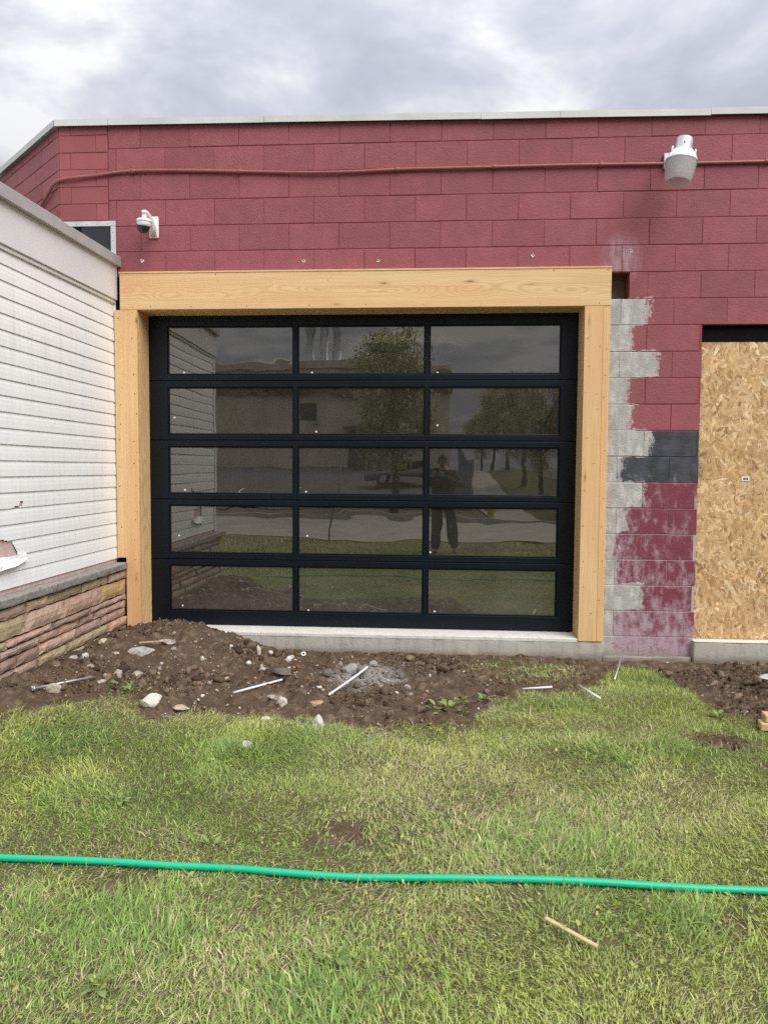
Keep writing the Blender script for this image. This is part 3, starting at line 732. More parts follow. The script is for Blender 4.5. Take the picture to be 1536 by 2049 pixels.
# ------------------------------------------------------------------ glass garage door
gd = empty('garage_door', (-.62, .2, .11), 'large dark navy framed garage door with fifteen tinted glass panes', 'garage door')
DY0 = .193
cols = [(-2.236, -1.172), (-1.139, -.086), (-.053, 1.008)]
rows = [(2.224, 2.624), (1.727, 2.122), (1.230, 1.629), (.727, 1.135), (.239, .626)]
lims = [2.7130, 2.174, 1.679, 1.183, .677, .117]
def plate(name, x0, x1, z0, z1, holes, y0, y1, mat, parent, bev=.004):
    xs = sorted({x0, x1, *[h[0] for h in holes], *[h[1] for h in holes]}); zs = sorted({z0, z1, *[h[2] for h in holes], *[h[3] for h in holes]})
    bm = bmesh.new(); idx = {}
    def V(x, z):
        if (x, z) not in idx: idx[(x, z)] = bm.verts.new((x, y0, z))
        return idx[(x, z)]
    for i in range(len(xs)-1):
        for j in range(len(zs)-1):
            cx, cz = (xs[i]+xs[i+1])/2, (zs[j]+zs[j+1])/2
            if any(h[0] < cx < h[1] and h[2] < cz < h[3] for h in holes): continue
            bm.faces.new((V(xs[i], zs[j]), V(xs[i+1], zs[j]), V(xs[i+1], zs[j+1]), V(xs[i], zs[j+1])))
    ex = bmesh.ops.extrude_face_region(bm, geom=bm.faces[:])
    for e in ex['geom']:
        if isinstance(e, bmesh.types.BMVert): e.co.y = y1
    bmesh.ops.recalc_face_normals(bm, faces=bm.faces[:])
    if bev:
        es = [e for e in bm.edges if len(e.link_faces) == 2 and e.calc_face_angle(0) > 1.0 and all(abs(v_.co.y-y0) < 1e-6 for v_ in e.verts)]
        bmesh.ops.bevel(bm, geom=es, offset=bev, segments=2, affect='EDGES', profile=0.5)
    return obj(name, bm_mesh(name, bm, mat), parent)
dot_me = mesh('sticker_dot', [(.0075*math.cos(a*PI/6), 0, .0075*math.sin(a*PI/6)) for a in range(12)], [tuple(range(12))], M['sticker'])
dots = {(0, 0): (-2.10, 2.245), (0, 1): (-1.02, 2.243), (0, 2): (.015, 2.24), (1, 0): (-2.185, 1.87), (1, 1): (-.985, 1.755), (1, 2): (.02, 1.81), (2, 0): (-2.10, 1.262), (2, 1): (-1.07, 1.255), (2, 2): (.0, 1.235), (3, 0): (-2.155, .875), (3, 1): (-1.06, .885), (3, 2): (-.03, .76), (4, 0): (-2.13, .275), (4, 1): (-1.05, .255), (4, 2): (.01, .265)}
r5 = random.Random(21)
for k, (z0, z1) in enumerate(rows):
    top, bot = lims[k], lims[k+1]
    holes = [(a, b, z0, z1) for a, b in cols]
    # two-step frame: broad outer plate, slightly recessed glazing bead ring round every pane
    sec = plate('door_section', -2.391, 1.1415, bot+.0015, top-.0015, holes, DY0, DY0+.05, M['door'], gd, .0035)
    for c, (a, b) in enumerate(cols):
        plate('glazing_bead', a+.0005, b-.0005, z0+.0005, z1-.0005, [(a+.012, b-.012, z0+.012, z1-.012)], DY0+.008, DY0+.03, M['door'], sec, .004)
        bmg = bmesh.new(); box_bm(bmg, -(b-a)/2+.004, (b-a)/2-.004, -.003, .003, -(z1-z0)/2+.004, (z1-z0)/2-.004)
        pane = obj('pane', bm_mesh('pane', bmg, M['glass']), sec, ((a+b)/2, DY0+.020, (z0+z1)/2), (r5.uniform(-.0013, .0013), 0, r5.uniform(-.0013, .0013)))
        dx, dz = dots[(k, c)]
        obj('sticker_dot', dot_me, sec, (dx, DY0+.0145, dz))
    # thin raised ridge along the meeting rail
    if k < 4:
        box('rail_ridge', -2.389, 1.139, DY0-.004, DY0+.001, bot+.006, bot+.018, M['door'], sec, .0015)
box('weather_seal', -2.391, 1.1415, DY0-.001, DY0+.03, .1165, .1172+.0005, M['rubber'], gd)

# ------------------------------------------------------------------ OSB sheet over the right opening
osb = empty('osb_sheet', (2.53, .05, .12), 'oriented strand board sheet covering the opening at the right', 'board')
OX0, OX1, OZ0, OZ1, OY = 2.052, 3.015, .1185, 2.446, .045
pm = bpy.data.meshes.new('panel')
bm = bmesh.new(); box_bm(bm, OX0, OX1, OY, OY+.011, OZ0, OZ1); bm.to_mesh(pm); bm.free()
at = pm.attributes.new('tint', 'FLOAT_COLOR', 'POINT'); at.data.foreach_set('color', [.40, .25, .105, 1]*len(pm.vertices)); pm.materials.append(M['osb'])
panel = obj('panel', pm, osb)
rs = np.random.RandomState(4)
NS = 7000
cx = rs.uniform(OX0+.01, OX1-.01, NS); cz = rs.uniform(OZ0+.01, OZ1-.01, NS)
an = np.where(rs.rand(NS) < .55, rs.normal(PI/2, .55, NS), rs.uniform(0, PI, NS))
ln = rs.gamma(6, .0135, NS).clip(.02, .17)/2; wd = rs.gamma(4, .0044, NS).clip(.004, .034)/2
prof = np.array([(-1, -.35), (-.8, -1), (.55, -1), (1, -.2), (.85, 1), (-.6, .9)])
pj = prof[None]+rs.uniform(-.22, .22, (NS, 6, 2))
lx = pj[:, :, 0]*ln[:, None]; lz = pj[:, :, 1]*wd[:, None]
X = cx[:, None]+lx*np.cos(an)[:, None]-lz*np.sin(an)[:, None]; Zs = cz[:, None]+lx*np.sin(an)[:, None]+lz*np.cos(an)[:, None]
X = X.clip(OX0+.001, OX1-.001); Zs = Zs.clip(OZ0+.001, OZ1-.001)
tilt = rs.normal(0, .015, (NS, 1)); tl2 = rs.normal(0, .03, (NS, 1))
Yb = OY-.0006-np.sort(rs.rand(NS))[:, None]*.0012 + np.clip(lx*tilt+lz*tl2, -.0005, .0005)
ov = np.stack([X, Yb, Zs], -1).reshape(-1, 3)
of = (np.arange(NS)[:, None]*6+np.array([[0, 1, 2, 3, 4, 5]]))
pal = np.array([(.64, .43, .22), (.57, .365, .175), (.50, .30, .135), (.69, .49, .27), (.37, .21, .09), (.60, .39, .195), (.75, .58, .36)])
pc = pal[rs.choice(7, NS, p=[.23, .21, .15, .15, .06, .12, .08])]*rs.uniform(.80, 1.25, (NS, 1))
st = obj('wood_strands', np_mesh('wood_strands', ov, of, M['osb'], False, {'tint': np.repeat(pc, 6, 0)}), panel); tag(st, kind='stuff')
stk = box('paper_label', 2.392, 2.452, OY-.0052, OY-.0042, 1.372, 1.405, M['sticker'], osb)
box('printed_mark', 2.404, 2.421, OY-.0060, OY-.0054, 1.379, 1.397, M['ink'], stk)
box('printed_mark', 2.426, 2.441, OY-.0060, OY-.0054, 1.379, 1.397, M['ink'], stk)

# ------------------------------------------------------------------ siding annex
SX, SY0, SY1 = -2.60, -.02, -2.32
anx = empty('siding_annex', (-4.2, -1.2, 0), 'low white vinyl sided annex with stone base at the left', 'building')
back = box('sheathing', -6.5, SX-.001, SY1+.001, SY0, -.3, 3.03, M['foam'], anx)
tear1 = [(-1.56, 1.180), (-1.50, 1.187), (-1.455, 1.192), (-1.432, 1.232), (-1.45, 1.240), (-1.475, 1.212), (-1.52, 1.212)]
tear2 = [(-1.80, .80), (-1.72, .83), (-1.63, .86), (-1.555, .885), (-1.50, .895), (-1.52, .935), (-1.56, .985), (-1.64, 1.005), (-1.80, 1.02)]
tear3 = [(-1.60, 1.082), (-1.52, 1.086), (-1.53, 1.094), (-1.58, 1.092)]
def inside(pt, poly):
    x, y = pt; c = False
    for i in range(len(poly)):
        x1, y1 = poly[i]; x2, y2 = poly[i-1]
        if (y1 > y) != (y2 > y) and x < (x2-x1)*(y-y1)/(y2-y1)+x1: c = not c
    return c
SP = [(.0005, .098+.006), (.0035, .090), (.0075, .068), (.0082, .055), (.0095, .040), (.0098, .025), (.0102, .012), (.0105, .004), (.0105, .0), (.0, -.0005)]
r6 = random.Random(31)
def board(z0, axis, a0_, a1_, plane, sgn, tears=()):
    ys = [a0_, a1_]
    if tears:
        ys = [a0_]+list(np.arange(-1.40, -1.84, -.011))+[a1_] if a0_ > -1.4 else ys
    else:
        k = 5; ys = [a0_+(a1_-a0_)*i/k for i in range(k+1)]
    v = []; f = []
    ph = r6.uniform(0, 9)
    for y in ys:
        wv = .0018*mnoise.noise((y*2.0, z0*7, ph))
        for (o_, dz) in SP:
            p_ = plane+sgn*(o_+wv)
            v.append((p_, y, z0+dz) if axis == 'Y' else (y, p_, z0+dz))
    n = len(SP)
    for i in range(len(ys)-1):
        for j in range(n-1):
            c = ((ys[i]+ys[i+1])/2, z0+(SP[j][1]+SP[j+1][1])/2)
            if any(inside(c, t) for t in tears): continue
            f.append((i*n+j, (i+1)*n+j, (i+1)*n+j+1, i*n+j+1))
    bm = bmesh.new(); vv = [bm.verts.new(p) for p in v]
    for q in f: bm.faces.new([vv[i] for i in q])
    return bm_mesh('siding_board', bm, M['vinyl'])
for k in range(-1, 21):
    z0 = .802+k*.098
    tl = [t for t in (tear1, tear2, tear3) if min(q[1] for q in t) < z0+.11 and max(q[1] for q in t) > z0-.01]
    obj('siding_board', board(z0, 'Y', SY0, SY1+.04, SX, 1, tl), back)
    obj('siding_board', board(z0, 'X', -6.4, SX-.04, SY1, -1), back)
bmc = bmesh.new(); box_bm(bmc, SX-.05, SX+.017, SY1-.017, SY1+.05, .68, 2.80, .003)
obj('corner_trim', bm_mesh('corner_trim', bmc, M['vinyl']), anx)
box('end_channel', SX, SX+.0155, -.0195, -.004, .70, 2.79, M['vinyl'], anx, .002)
# fascia panel and metal roof edge (falls slightly toward the lawn)
def sloped(name, x0, x1, ya, yb, za0, za1, zb0, zb1, mat, parent, bev=.003):
    bm = bmesh.new()
    q = [bm.verts.new(p) for p in ((x0, ya, za0), (x1, ya, za0), (x1, ya, za1), (x0, ya, za1), (x0, yb, zb0), (x1, yb, zb0), (x1, yb, zb1), (x0, yb, zb1))]
    for f in ((0, 1, 2, 3), (7, 6, 5, 4), (0, 4, 5, 1), (1, 5, 6, 2), (2, 6, 7, 3), (3, 7, 4, 0)): bm.faces.new([q[i] for i in f])
    bmesh.ops.recalc_face_normals(bm, faces=bm.faces[:])
    bmesh.ops.bevel(bm, geom=bm.edges[:], offset=bev, segments=1, affect='EDGES')
    return obj(name, bm_mesh(name, bm, mat), parent)
sloped('fascia', SX-.03, SX+.032, -.012, SY1-.03, 2.795, 3.10, 2.76, 3.045, M['fascia'], anx)
sloped('fascia_lip', SX-.02, SX+.020, -.012, SY1-.02, 2.768, 2.7945, 2.733, 2.7595, M['fascia'], anx, .002)
rest_ = sloped('roof_edge', SX-.10, SX+.062, -.0, -1.02, 3.062, 3.142, 3.038, 3.118, M['flash'], anx)
sloped('roof_edge', SX-.10, SX+.066, -.98, SY1-.06, 3.040, 3.123, 3.008, 3.090, M['flash'], anx)
sloped('fascia', -6.4, SX-.031, SY1+.0, SY1-.03, 2.76, 3.045, 2.76, 3.045, M['fascia'], anx)
sloped('roof', -6.5, SX-.101, -.01, SY1-.06, 3.06, 3.10, 3.02, 3.06, M['flash'], anx)
# peeled piece of siding hanging from the tear
pv = []; pf = []
for i in range(9):
    t = i/8; y = -1.78+.35*t
    for j in range(4):
        s = j/3
        pv.append((SX+.014+.035*(1-s)*(0.4+.6*t)+.012*math.sin(t*5+j), y-.02*s, .855+.03*t+(s-.5)*.075*(1-.35*t)+.006*math.sin(7*t)))
for i in range(8):
    for j in range(3): pf.append((i*4+j, (i+1)*4+j, (i+1)*4+j+1, i*4+j+1))
pe = obj('peeled_flap', mesh('peeled_flap', pv, pf, M['vinyl']), anx)
sm_ = pe.modifiers.new('thick', 'SOLIDIFY'); sm_.thickness = .003
# stone base
base = box('stone_backing', -6.4, SX+.035, SY1+.02-.06, -.052, -.4, .612, M['mortar_dark'], anx)
stone_cols = [(.50, .345, .275), (.52, .375, .30), (.48, .385, .30), (.53, .355, .265), (.45, .30, .25), (.46, .375, .31), (.36, .25, .20), (.53, .37, .18), (.45, .36, .24), (.40, .30, .24)]
def stone_mesh(w, h, d, seed):
    r = random.Random(seed); bm = bmesh.new()
    nx_, nz_ = max(3, int(w/.05)), 3
    g = {}
    for i in range(nx_+1):
        for j in range(nz_+1):
            x = -w/2+w*i/nx_; z = -h/2+h*j/nz_
            edge = i in (0, nx_) or j in (0, nz_)
            n_ = mnoise.noise((x*14+seed*3.1, z*22, seed*1.7))
            jx = r.uniform(-.006, .006) if not (i in (0, nx_)) else r.uniform(-.005, .005); jz = r.uniform(-.004, .004)
            g[i, j] = bm.verts.new((x+jx, (.006 if edge else -.003)+n_*.007+r.uniform(-.0015, .0015), z+jz))
    for i in range(nx_):
        for j in range(nz_): bm.faces.new((g[i, j], g[i+1, j], g[i+1, j+1], g[i, j+1]))
    be = [e for e in bm.edges if len(e.link_faces) == 1]
    ex = bmesh.ops.extrude_edge_only(bm, edges=be)
    for e in ex['geom']:
        if isinstance(e, bmesh.types.BMVert): e.co.y = d
    return bm_mesh('stone', bm, M['stone'])
r7 = random.Random(77)
for side in (0, 1):
    z = .612; row = 0
    while z > -.16:
        h = r7.choice([.050, .062, .072, .082, .095, .125]); z1 = z; z0 = z-h
        s = 0.0; length = (-.020-(SY1-.04)) if side == 0 else 3.2
        while s < length-.02:
            w = r7.uniform(.18, .68); w = min(w, length-s)
            if length-s-w < .09: w = length-s
            col = r7.choice(stone_cols); k = r7.uniform(.85, 1.12); col = tuple(c*k for c in col)
            prd = r7.uniform(-.012, .010)
            me_ = stone_mesh(w-.013, h-.012, .06, r7.randrange(10000))
            if side == 0:
                y = -.020-s-w/2
                obj('stone', me_, base, (SX+.078+prd, y, (z0+z1)/2), (0, 0, PI/2), col)
            else:
                x = SX+.07-s-w/2
                obj('stone', me_, base, (x, SY1-.085-prd, (z0+z1)/2), (0, 0, 0), col)
            s += w
        z = z0
# ledge slabs on top of the stone
for (ya, yb) in ((-.052, -.60), (-.604, -1.35), (-1.354, SY1-.12)):
    rough = rough_box('ledge_slab', 0, ya-yb, -.10, .05, 0, .052, M['rock'], None, .006, .05, .006)
    rough.parent = anx; rough.matrix_parent_inverse = Matrix.Translation((4.2, 1.2, 0))
    rough.rotation_euler = (0, 0, PI/2); rough.location = (SX+.005, yb, .620); rough.color = (.30, .285, .26, 1)
slab = rough_box('ledge_slab', -6.3, SX-.05, SY1-.115, SY1-.001, .62, .686, M['rock'], anx, .006, .1, .006); slab.color = (.30, .285, .26, 1)

# ------------------------------------------------------------------ conduit, light, camera on the wall
cond = empty('electrical_conduit', (0, -.02, 3.78), 'thin red painted conduit running along the upper block wall', 'conduit')
cpts = [(CORN+CD*.62+nrm*.018)+Vector((0, 0, 3.56)), (CORN+CD*.30+nrm*.018)+Vector((0, 0, 3.655)), (CORN+CD*.05+nrm*.02)+Vector((0, 0, 3.735)), Vector((-2.98, -.02, 3.760)), Vector((-2.75, -.018, 3.782)), Vector((-2.448, -.016, 3.812)), Vector((-2.05, -.016, 3.810)), Vector((-1.557, -.016, 3.792)), Vector((-1.1, -.018, 3.774)), Vector((-.684, -.018, 3.771)), Vector((-.312, -.016, 3.782)), Vector((.1, -.017, 3.784)), Vector((.441, -.016, 3.786)), Vector((1.1, -.017, 3.788)), Vector((1.74, -.017, 3.783)), Vector((2.5, -.016, 3.785)), Vector((3.4, -.016, 3.79)), Vector((4.5, -.016, 3.79))]
v, f = tube(smooth_path(cpts, 5), .0125, 10)
obj('pipe', mesh('pipe', v, f, M['pipe'], True), cond)
for x in (-2.42, -1.557, -.312, .441, 1.25, 2.48):
    i = min(range(len(cpts)), key=lambda q: abs(cpts[q].x-x)); z = np.interp(x, [p.x for p in cpts[3:]], [p.z for p in cpts[3:]])
    bm = bmesh.new()
    cv_, cf_ = tube([(x-.02, -.017, z), (x-.012, -.017, z), (x+.012, -.017, z), (x+.02, -.017, z)], [.0145, .017, .017, .0145], 10)
    vv = [bm.verts.new(p) for p in cv_]
    for q in cf_: bm.faces.new([vv[i_] for i_ in q])
    cl_ = obj('clamp', bm_mesh('clamp', bm, M['pipe'], True), cond)
    box('strap', x-.007, x+.007, -.005, -.0005, z+.012, z+.04, M['pipe'], cl_, .001)

yl = empty('yard_light', (1.757, -.30, 3.56), 'galvanised dusk to dawn yard light with clear ribbed lens on the wall', 'lamp')
def place_local(name, v, f, mat, parent, loc, rot, smooth=True, par2=None):
    R_ = Matrix.Translation(loc) @ rot
    return obj(name, mesh(name, [R_ @ Vector(p) for p in v], f, mat, smooth), parent)
LR = Matrix.Rotation(R(9), 4, 'Y') @ Matrix.Rotation(R(-6), 4, 'X')
LO = (1.757, -.30, 3.685)
v, f = lathe([(.0001, .180), (.035, .178), (.058, .168), (.062, .155), (.066, .075), (.072, .068)], 32)
hous = place_local('housing', v, f, M['galv'], yl, LO, LR)
v, f = lathe([(.070, .074), (.080, .066), (.094, .042), (.106, .012), (.109, -.002)], 64, rib=.018)
place_local('ribbed_collar', v, f, M['white'], yl, LO, LR, False)
v, f = lathe([(.109, -.001), (.1115, -.003), (.1115, -.011), (.106, -.013)], 48)
place_local('rim_band', v, f, M['galv'], yl, LO, LR)
v, f = lathe([(.1075, -.012), (.104, -.04), (.098, -.08), (.091, -.12), (.084, -.150), (.081, -.156)], 96, rib=.0022)
lens = place_local('lens', v, f, M['lens'], yl, LO, LR, False)
so = lens.modifiers.new('thick', 'SOLIDIFY'); so.thickness = .003
v, f = lathe([(.081, -.154), (.0835, -.157), (.081, -.160), (.078, -.157)], 48)
place_local('lens_lip', v, f, M['lens'], yl, LO, LR)
v, f = lathe([(.0001, -.085), (.016, -.082), (.026, -.065), (.026, -.045), (.015, -.015), (.014, .03)], 20)
place_local('bulb', v, f, M['white'], yl, LO, LR)
v, f = tube([(1.757, -.24, 3.80), (1.757, -.14, 3.80), (1.757, -.03, 3.80)], .02, 12)
obj('arm', mesh('arm', v, f, M['galv'], True), yl)
box('wall_plate', 1.715, 1.80, -.03, -.0035, 3.74, 3.86, M['galv'], yl, .004)
for sx_ in (-1, 1):
    place_local('latch', *tube([(sx_*.088, -.03, .05), (sx_*.080, -.03, .088)], .006, 6), M['white'], yl, LO, LR)
place_local('bolt', *tube([(-.012, -.060, .115), (-.012, -.068, .115)], .006, 8), M['nail'], yl, LO, LR)

sc_ = empty('security_camera', (-2.25, 0, 3.37), 'white dome security camera on a wall bracket above the beam', 'security camera')
bmp = bmesh.new(); box_bm(bmp, -2.300, -2.222, -.020, -.001, 3.285, 3.455, .010, 3)
plate_o = obj('mounting_plate', bm_mesh('mounting_plate', bmp, M['white'], True), sc_)
for (x, z) in ((-2.288, 3.443), (-2.234, 3.443), (-2.288, 3.297), (-2.234, 3.297)):
    o_ = obj('screw', rivet_me, plate_o, (x, -.0205, z))
# goose-neck arm tapering from the plate out and up
bma = bmesh.new(); secs = [(-.018, 3.33, .026, .042), (-.06, 3.375, .024, .038), (-.11, 3.41, .021, .030), (-.155, 3.425, .020, .022), (-.20, 3.428, .020, .016), (-.224, 3.424, .016, .012)]
ring = []
for (y, z, hw, hh) in secs:
    ring.append([bma.verts.new((-2.262+hw*sgx*(1 if abs(sgz) < 1 else .75), y, z+hh*sgz)) for (sgx, sgz) in ((-1, -.6), (-.8, -1), (.8, -1), (1, -.6), (1, .6), (.8, 1), (-.8, 1), (-1, .6))])
for i in range(len(ring)-1):
    for k in range(8): bma.faces.new((ring[i][k], ring[i][(k+1) % 8], ring[i+1][(k+1) % 8], ring[i+1][k]))
bma.faces.new(ring[0][::-1]); bma.faces.new(ring[-1])
obj('arm', bm_mesh('arm', bma, M['white'], True), sc_)
DC = (-2.266, -.20, 3.352)
v, f = lathe([(.0001, .075), (.017, .075), (.018, .03), (.030, .024), (.056, .016), (.060, .006), (.060, -.004), (.055, -.007)], 32)
place_local('cap', v, f, M['white'], sc_, DC, Matrix.Identity(4))
v, f = lathe([(.055, -.007), (.0555, -.018), (.052, -.036), (.045, -.040)], 32)
place_local('dome_housing', v, f, M['white'], sc_, DC, Matrix.Identity(4))
v, f = lathe([(.050, -.030), (.047, -.05), (.036, -.071), (.020, -.083), (.0001, -.087)], 32)
place_local('dome', v, f, M['dome'], sc_, DC, Matrix.Rotation(R(12), 4, 'Y'))
#--PART2--
# ------------------------------------------------------------------ lawn
HOSE = [(-2.6, -3.30), (-1.95, -3.345), (-1.604, -3.379), (-1.346, -3.394), (-1.118, -3.397), (-.932, -3.393), (-.691, -3.395), (-.541, -3.407), (-.43, -3.421), (-.286, -3.428), (-.109, -3.416), (.068, -3.402), (.245, -3.392), (.421, -3.391), (.594, -3.394), (.765, -3.397), (.933, -3.405), (1.16, -3.408), (1.6, -3.43), (2.4, -3.50), (3.4, -3.46)]
HOSE = [(a, -3.400+(b+3.400)*.55) for a, b in HOSE]
hx = np.array([p[0] for p in HOSE]); hy = np.array([p[1] for p in HOSE])-.032
TUFTS = [(.933, -2.27, .22), (-1.84, -2.41, .35), (-1.54, -2.92, .28), (-1.15, -3.70, .33), (-.82, -3.80, .22), (.79, -2.1, .22), (1.24, -2.06, .25), (-.99, -2.27, .3), (.35, -3.10, .4), (.86, -3.62, .22), (-1.75, -3.75, .3), (1.4, -3.9, .3), (1.45, -.6, .3), (.75, -1.35, .3), (-.3, -4.05, .3), (1.9, -2.9, .35)]
def blades(n, x0, x1, y0, y1, seed, scale=1.0, wide=1.0):
    r = np.random.RandomState(seed)
    x = r.uniform(x0, x1, n); y = r.uniform(y0, y1, n)
    s = lawn(x, y)
    # thin yellow patch in the bare soil, stray tufts
    patch = np.exp(-(((x-.72)/.32)**2+((y+.52)/.24)**2)*1.5)
    dens = np.clip(s*6+.30, 0, 1)*(1-.5*(s < .12)*ss(.40, .60, fbm(x*9+2, y*9, 2)))
    dens = np.maximum(dens, patch*.85)
    thin = fbm(x*2.6+3, y*2.6, 3)
    dens = dens*(1-.38*ss(.50, .66, thin))
    keep = r.rand(n) < dens
    keep &= ~((x < -2.45) & (y > SY1-.12)) & (y < -.06)
    dh = y-np.interp(x, hx, hy)
    keep &= ~(np.abs(dh) < .004)
    x, y, s, patch, dh = x[keep], y[keep], s[keep], patch[keep], dh[keep]; n = len(x)
    tuft = np.zeros(n)
    for (tx, ty, tr) in TUFTS:
        tuft = np.maximum(tuft, np.exp(-(((x-tx)**2+((y-ty)*1.3)**2)/tr**2)*1.6)*(.55+.9*fbm(x*7+tx, y*7, 2)))
    tuft = np.clip(tuft*(.25+1.5*fbm(x*11+5, y*11, 3)), 0, 1)
    f1 = fbm(x*1.7, y*1.7, 3); f2 = fbm(x*6+40, y*6, 3); f3 = fbm(x*1.1+80, y*1.4, 2)
    L = (.015+.035*r.rand(n)**1.7)*(.55+.95*f2)*(1+.75*tuft)*scale
    L *= np.where(s < .10, 1.15, 1.0)
    L = np.where((dh < 0) & (dh > -.09), L*.95, L)
    wdt = (.0009+.0015*r.rand(n)**1.7)*wide*(1+.45*tuft)
    az = r.uniform(0, 2*PI, n) + 0
    comb_ = fbm(x*1.3+20, y*1.3, 2)*4*PI
    az = np.where(r.rand(n) < .5, comb_+r.normal(0, .6, n), az)
    lean = np.clip(r.normal(.95, .42, n), .05, 1.5); lean2 = np.clip(lean+r.uniform(.1, .85, n), 0, 1.9)
    dead = r.rand(n) < np.clip(.14+1.15*(f3-.40)+.25*patch-.22*tuft+.18*(f2-.5), .07, .62)
    lean = np.where(dead, np.clip(lean+.35, 0, 1.5), lean); lean2 = np.where(dead, np.clip(lean2+.3, 0, 1.8), lean2)
    z = surf(x, y)-.004
    dxy = np.stack([np.cos(az), np.sin(az)], -1)
    ta = az+PI/2+r.normal(0, .5, n); side = np.stack([np.cos(ta), np.sin(ta)], -1)
    b = np.stack([x, y, z], -1)
    m_ = b+np.concatenate([dxy*(np.sin(lean)*L*.55)[:, None], (np.cos(lean)*L*.55)[:, None]], 1)
    t_ = m_+np.concatenate([dxy*(np.sin(lean2)*L*.5)[:, None], (np.cos(lean2)*L*.5)[:, None]], 1)
    gz = surf(t_[:, 0], t_[:, 1]) if scale < 1.5 else z
    t_[:, 2] = np.maximum(t_[:, 2], gz+.002+.006*r.rand(n)); m_[:, 2] = np.maximum(m_[:, 2], z+.006)
    sw = np.concatenate([side*wdt[:, None], np.zeros((n, 1))], 1)
    V = np.stack([b-sw, b+sw, m_+sw*.85, m_-sw*.85, t_], 1).reshape(-1, 3)
    k = np.arange(n)[:, None]*5
    F = [k+np.array([[0, 1, 2, 3]]), k+np.array([[3, 2, 4]])]
    g = np.array([(.325, .455, .12)]); g2 = np.array([(.265, .40, .125)]); yg = np.array([(.53, .60, .165)]); straw = np.array([(.74, .68, .40)]); brown = np.array([(.38, .30, .18)])
    mix = np.clip((f1-.32)*2.6+r.normal(0, .22, n), 0, 1)[:, None]
    c = g*(1-mix)+yg*mix
    bt = np.clip(tuft*.75+r.normal(0, .2, n)-.1, 0, 1)[:, None]
    c = c*(1-bt)+g2*bt
    sr = r.rand(n)[:, None]; c = np.where(dead[:, None], straw*sr+brown*(1-sr)*.8+straw*(1-sr)*.25, c)
    c = c*r.uniform(.60, 1.45, (n, 1))
    C = np.repeat(c[:, None], 5, 1); 
    return V, F, C.reshape(-1, 3)
V, F, C = blades(760000, -3.5, 3.6, -4.75, -.06, 1)
V2, F2, C2 = blades(60000, -4.5, 4.5, -8.3, -4.75, 2, 1.6, 2.4)
nV = len(V); V = np.concatenate([V, V2]); C = np.concatenate([C, C2]); F = [F[0], F[1], F2[0]+nV, F2[1]+nV]
gr_o = obj('lawn_grass', np_mesh('lawn_grass', V, F, M['grass'], False, {'tint': C}))
tag(gr_o, 'patchy mown green and straw coloured lawn in the foreground', 'grass', kind='stuff')
# clover and small broad-leaved ground cover, in drifts
r = np.random.RandomState(9); n = 60000
x = r.uniform(-3.2, 3.2, n); y = r.uniform(-4.6, -1.0, n)
f1 = fbm(x*1.9+60, y*1.9, 3)
cl_p = ss(.54, .70, f1) + .9*np.exp(-(((x+2.05)/.35)**2+((y+2.28)/.2)**2)) + .5*np.exp(-(((x+.1)/.5)**2+((y+3.9)/.3)**2))+.8*np.exp(-(((x-.45)/.45)**2+((y+3.75)/.25)**2))
keep = (r.rand(n) < cl_p*.75) & (lawn(x, y) > -.02) & (np.abs(y-np.interp(x, hx, hy)) > .02)
x, y = x[keep], y[keep]; n = len(x)
rad = r.uniform(.0035, .008, n); a0r = r.uniform(0, 2*PI, n); zz = surf(x, y)+r.uniform(.010, .038, n)
k6 = np.arange(6)*PI/3
shp = np.array([.55, 1, 1, .75, 1, 1])
lx = rad[:, None]*shp*np.cos(k6+a0r[:, None]); ly = rad[:, None]*shp*np.sin(k6+a0r[:, None])
tx = r.normal(0, .45, (n, 1)); ty = r.normal(-.15, .45, (n, 1))
Vc = np.stack([x[:, None]+lx, y[:, None]+ly, zz[:, None]+lx*tx+ly*ty], -1).reshape(-1, 3)
Fc = np.arange(n)[:, None]*6+np.arange(6)[None]
cc = np.array([(.32, .38, .10)])*r.uniform(.7, 1.35, (n, 1))*np.where(r.rand(n, 1) < .3, np.array([[1.08, 1.0, .95]]), .85)
cl_o = obj('clover', np_mesh('clover', Vc, Fc, M['leafy'], False, {'tint': np.repeat(cc, 6, 0)}))
tag(cl_o, 'low yellow green clover drifts among the lawn grass', 'ground cover', kind='stuff')

# ------------------------------------------------------------------ soil clods, gravel, rubble
def ico(sub):
    bm = bmesh.new(); bmesh.ops.create_icosphere(bm, subdivisions=sub, radius=1)
    v = np.array([p.co[:] for p in bm.verts]); f = np.array([[q.index for q in fa.verts] for fa in bm.faces]); bm.free()
    return v, f
I1, I2, I3 = ico(1), ico(2), ico(3)
def rock_shape(base, seed, cuts=5, rough=.18, flat=.7):
    v, f = base; r = np.random.RandomState(seed); v = v.copy()
    d = np.array([mnoise.noise(Vector(p)*1.3+Vector((seed*1.37, seed*.71, 3))) for p in v]); v = v*(1+rough*1.3*d)[:, None]
    for _ in range(cuts):
        nn = r.normal(size=3); nn /= np.linalg.norm(nn); k = r.uniform(flat*.75, flat*1.15)
        dd = v@nn-k; m = dd > 0; v[m] -= dd[m][:, None]*nn
    d = np.array([mnoise.noise(Vector(p)*4+Vector((seed, 9, 2))) for p in v]); v = v*(1+rough*.22*d)[:, None]
    return v
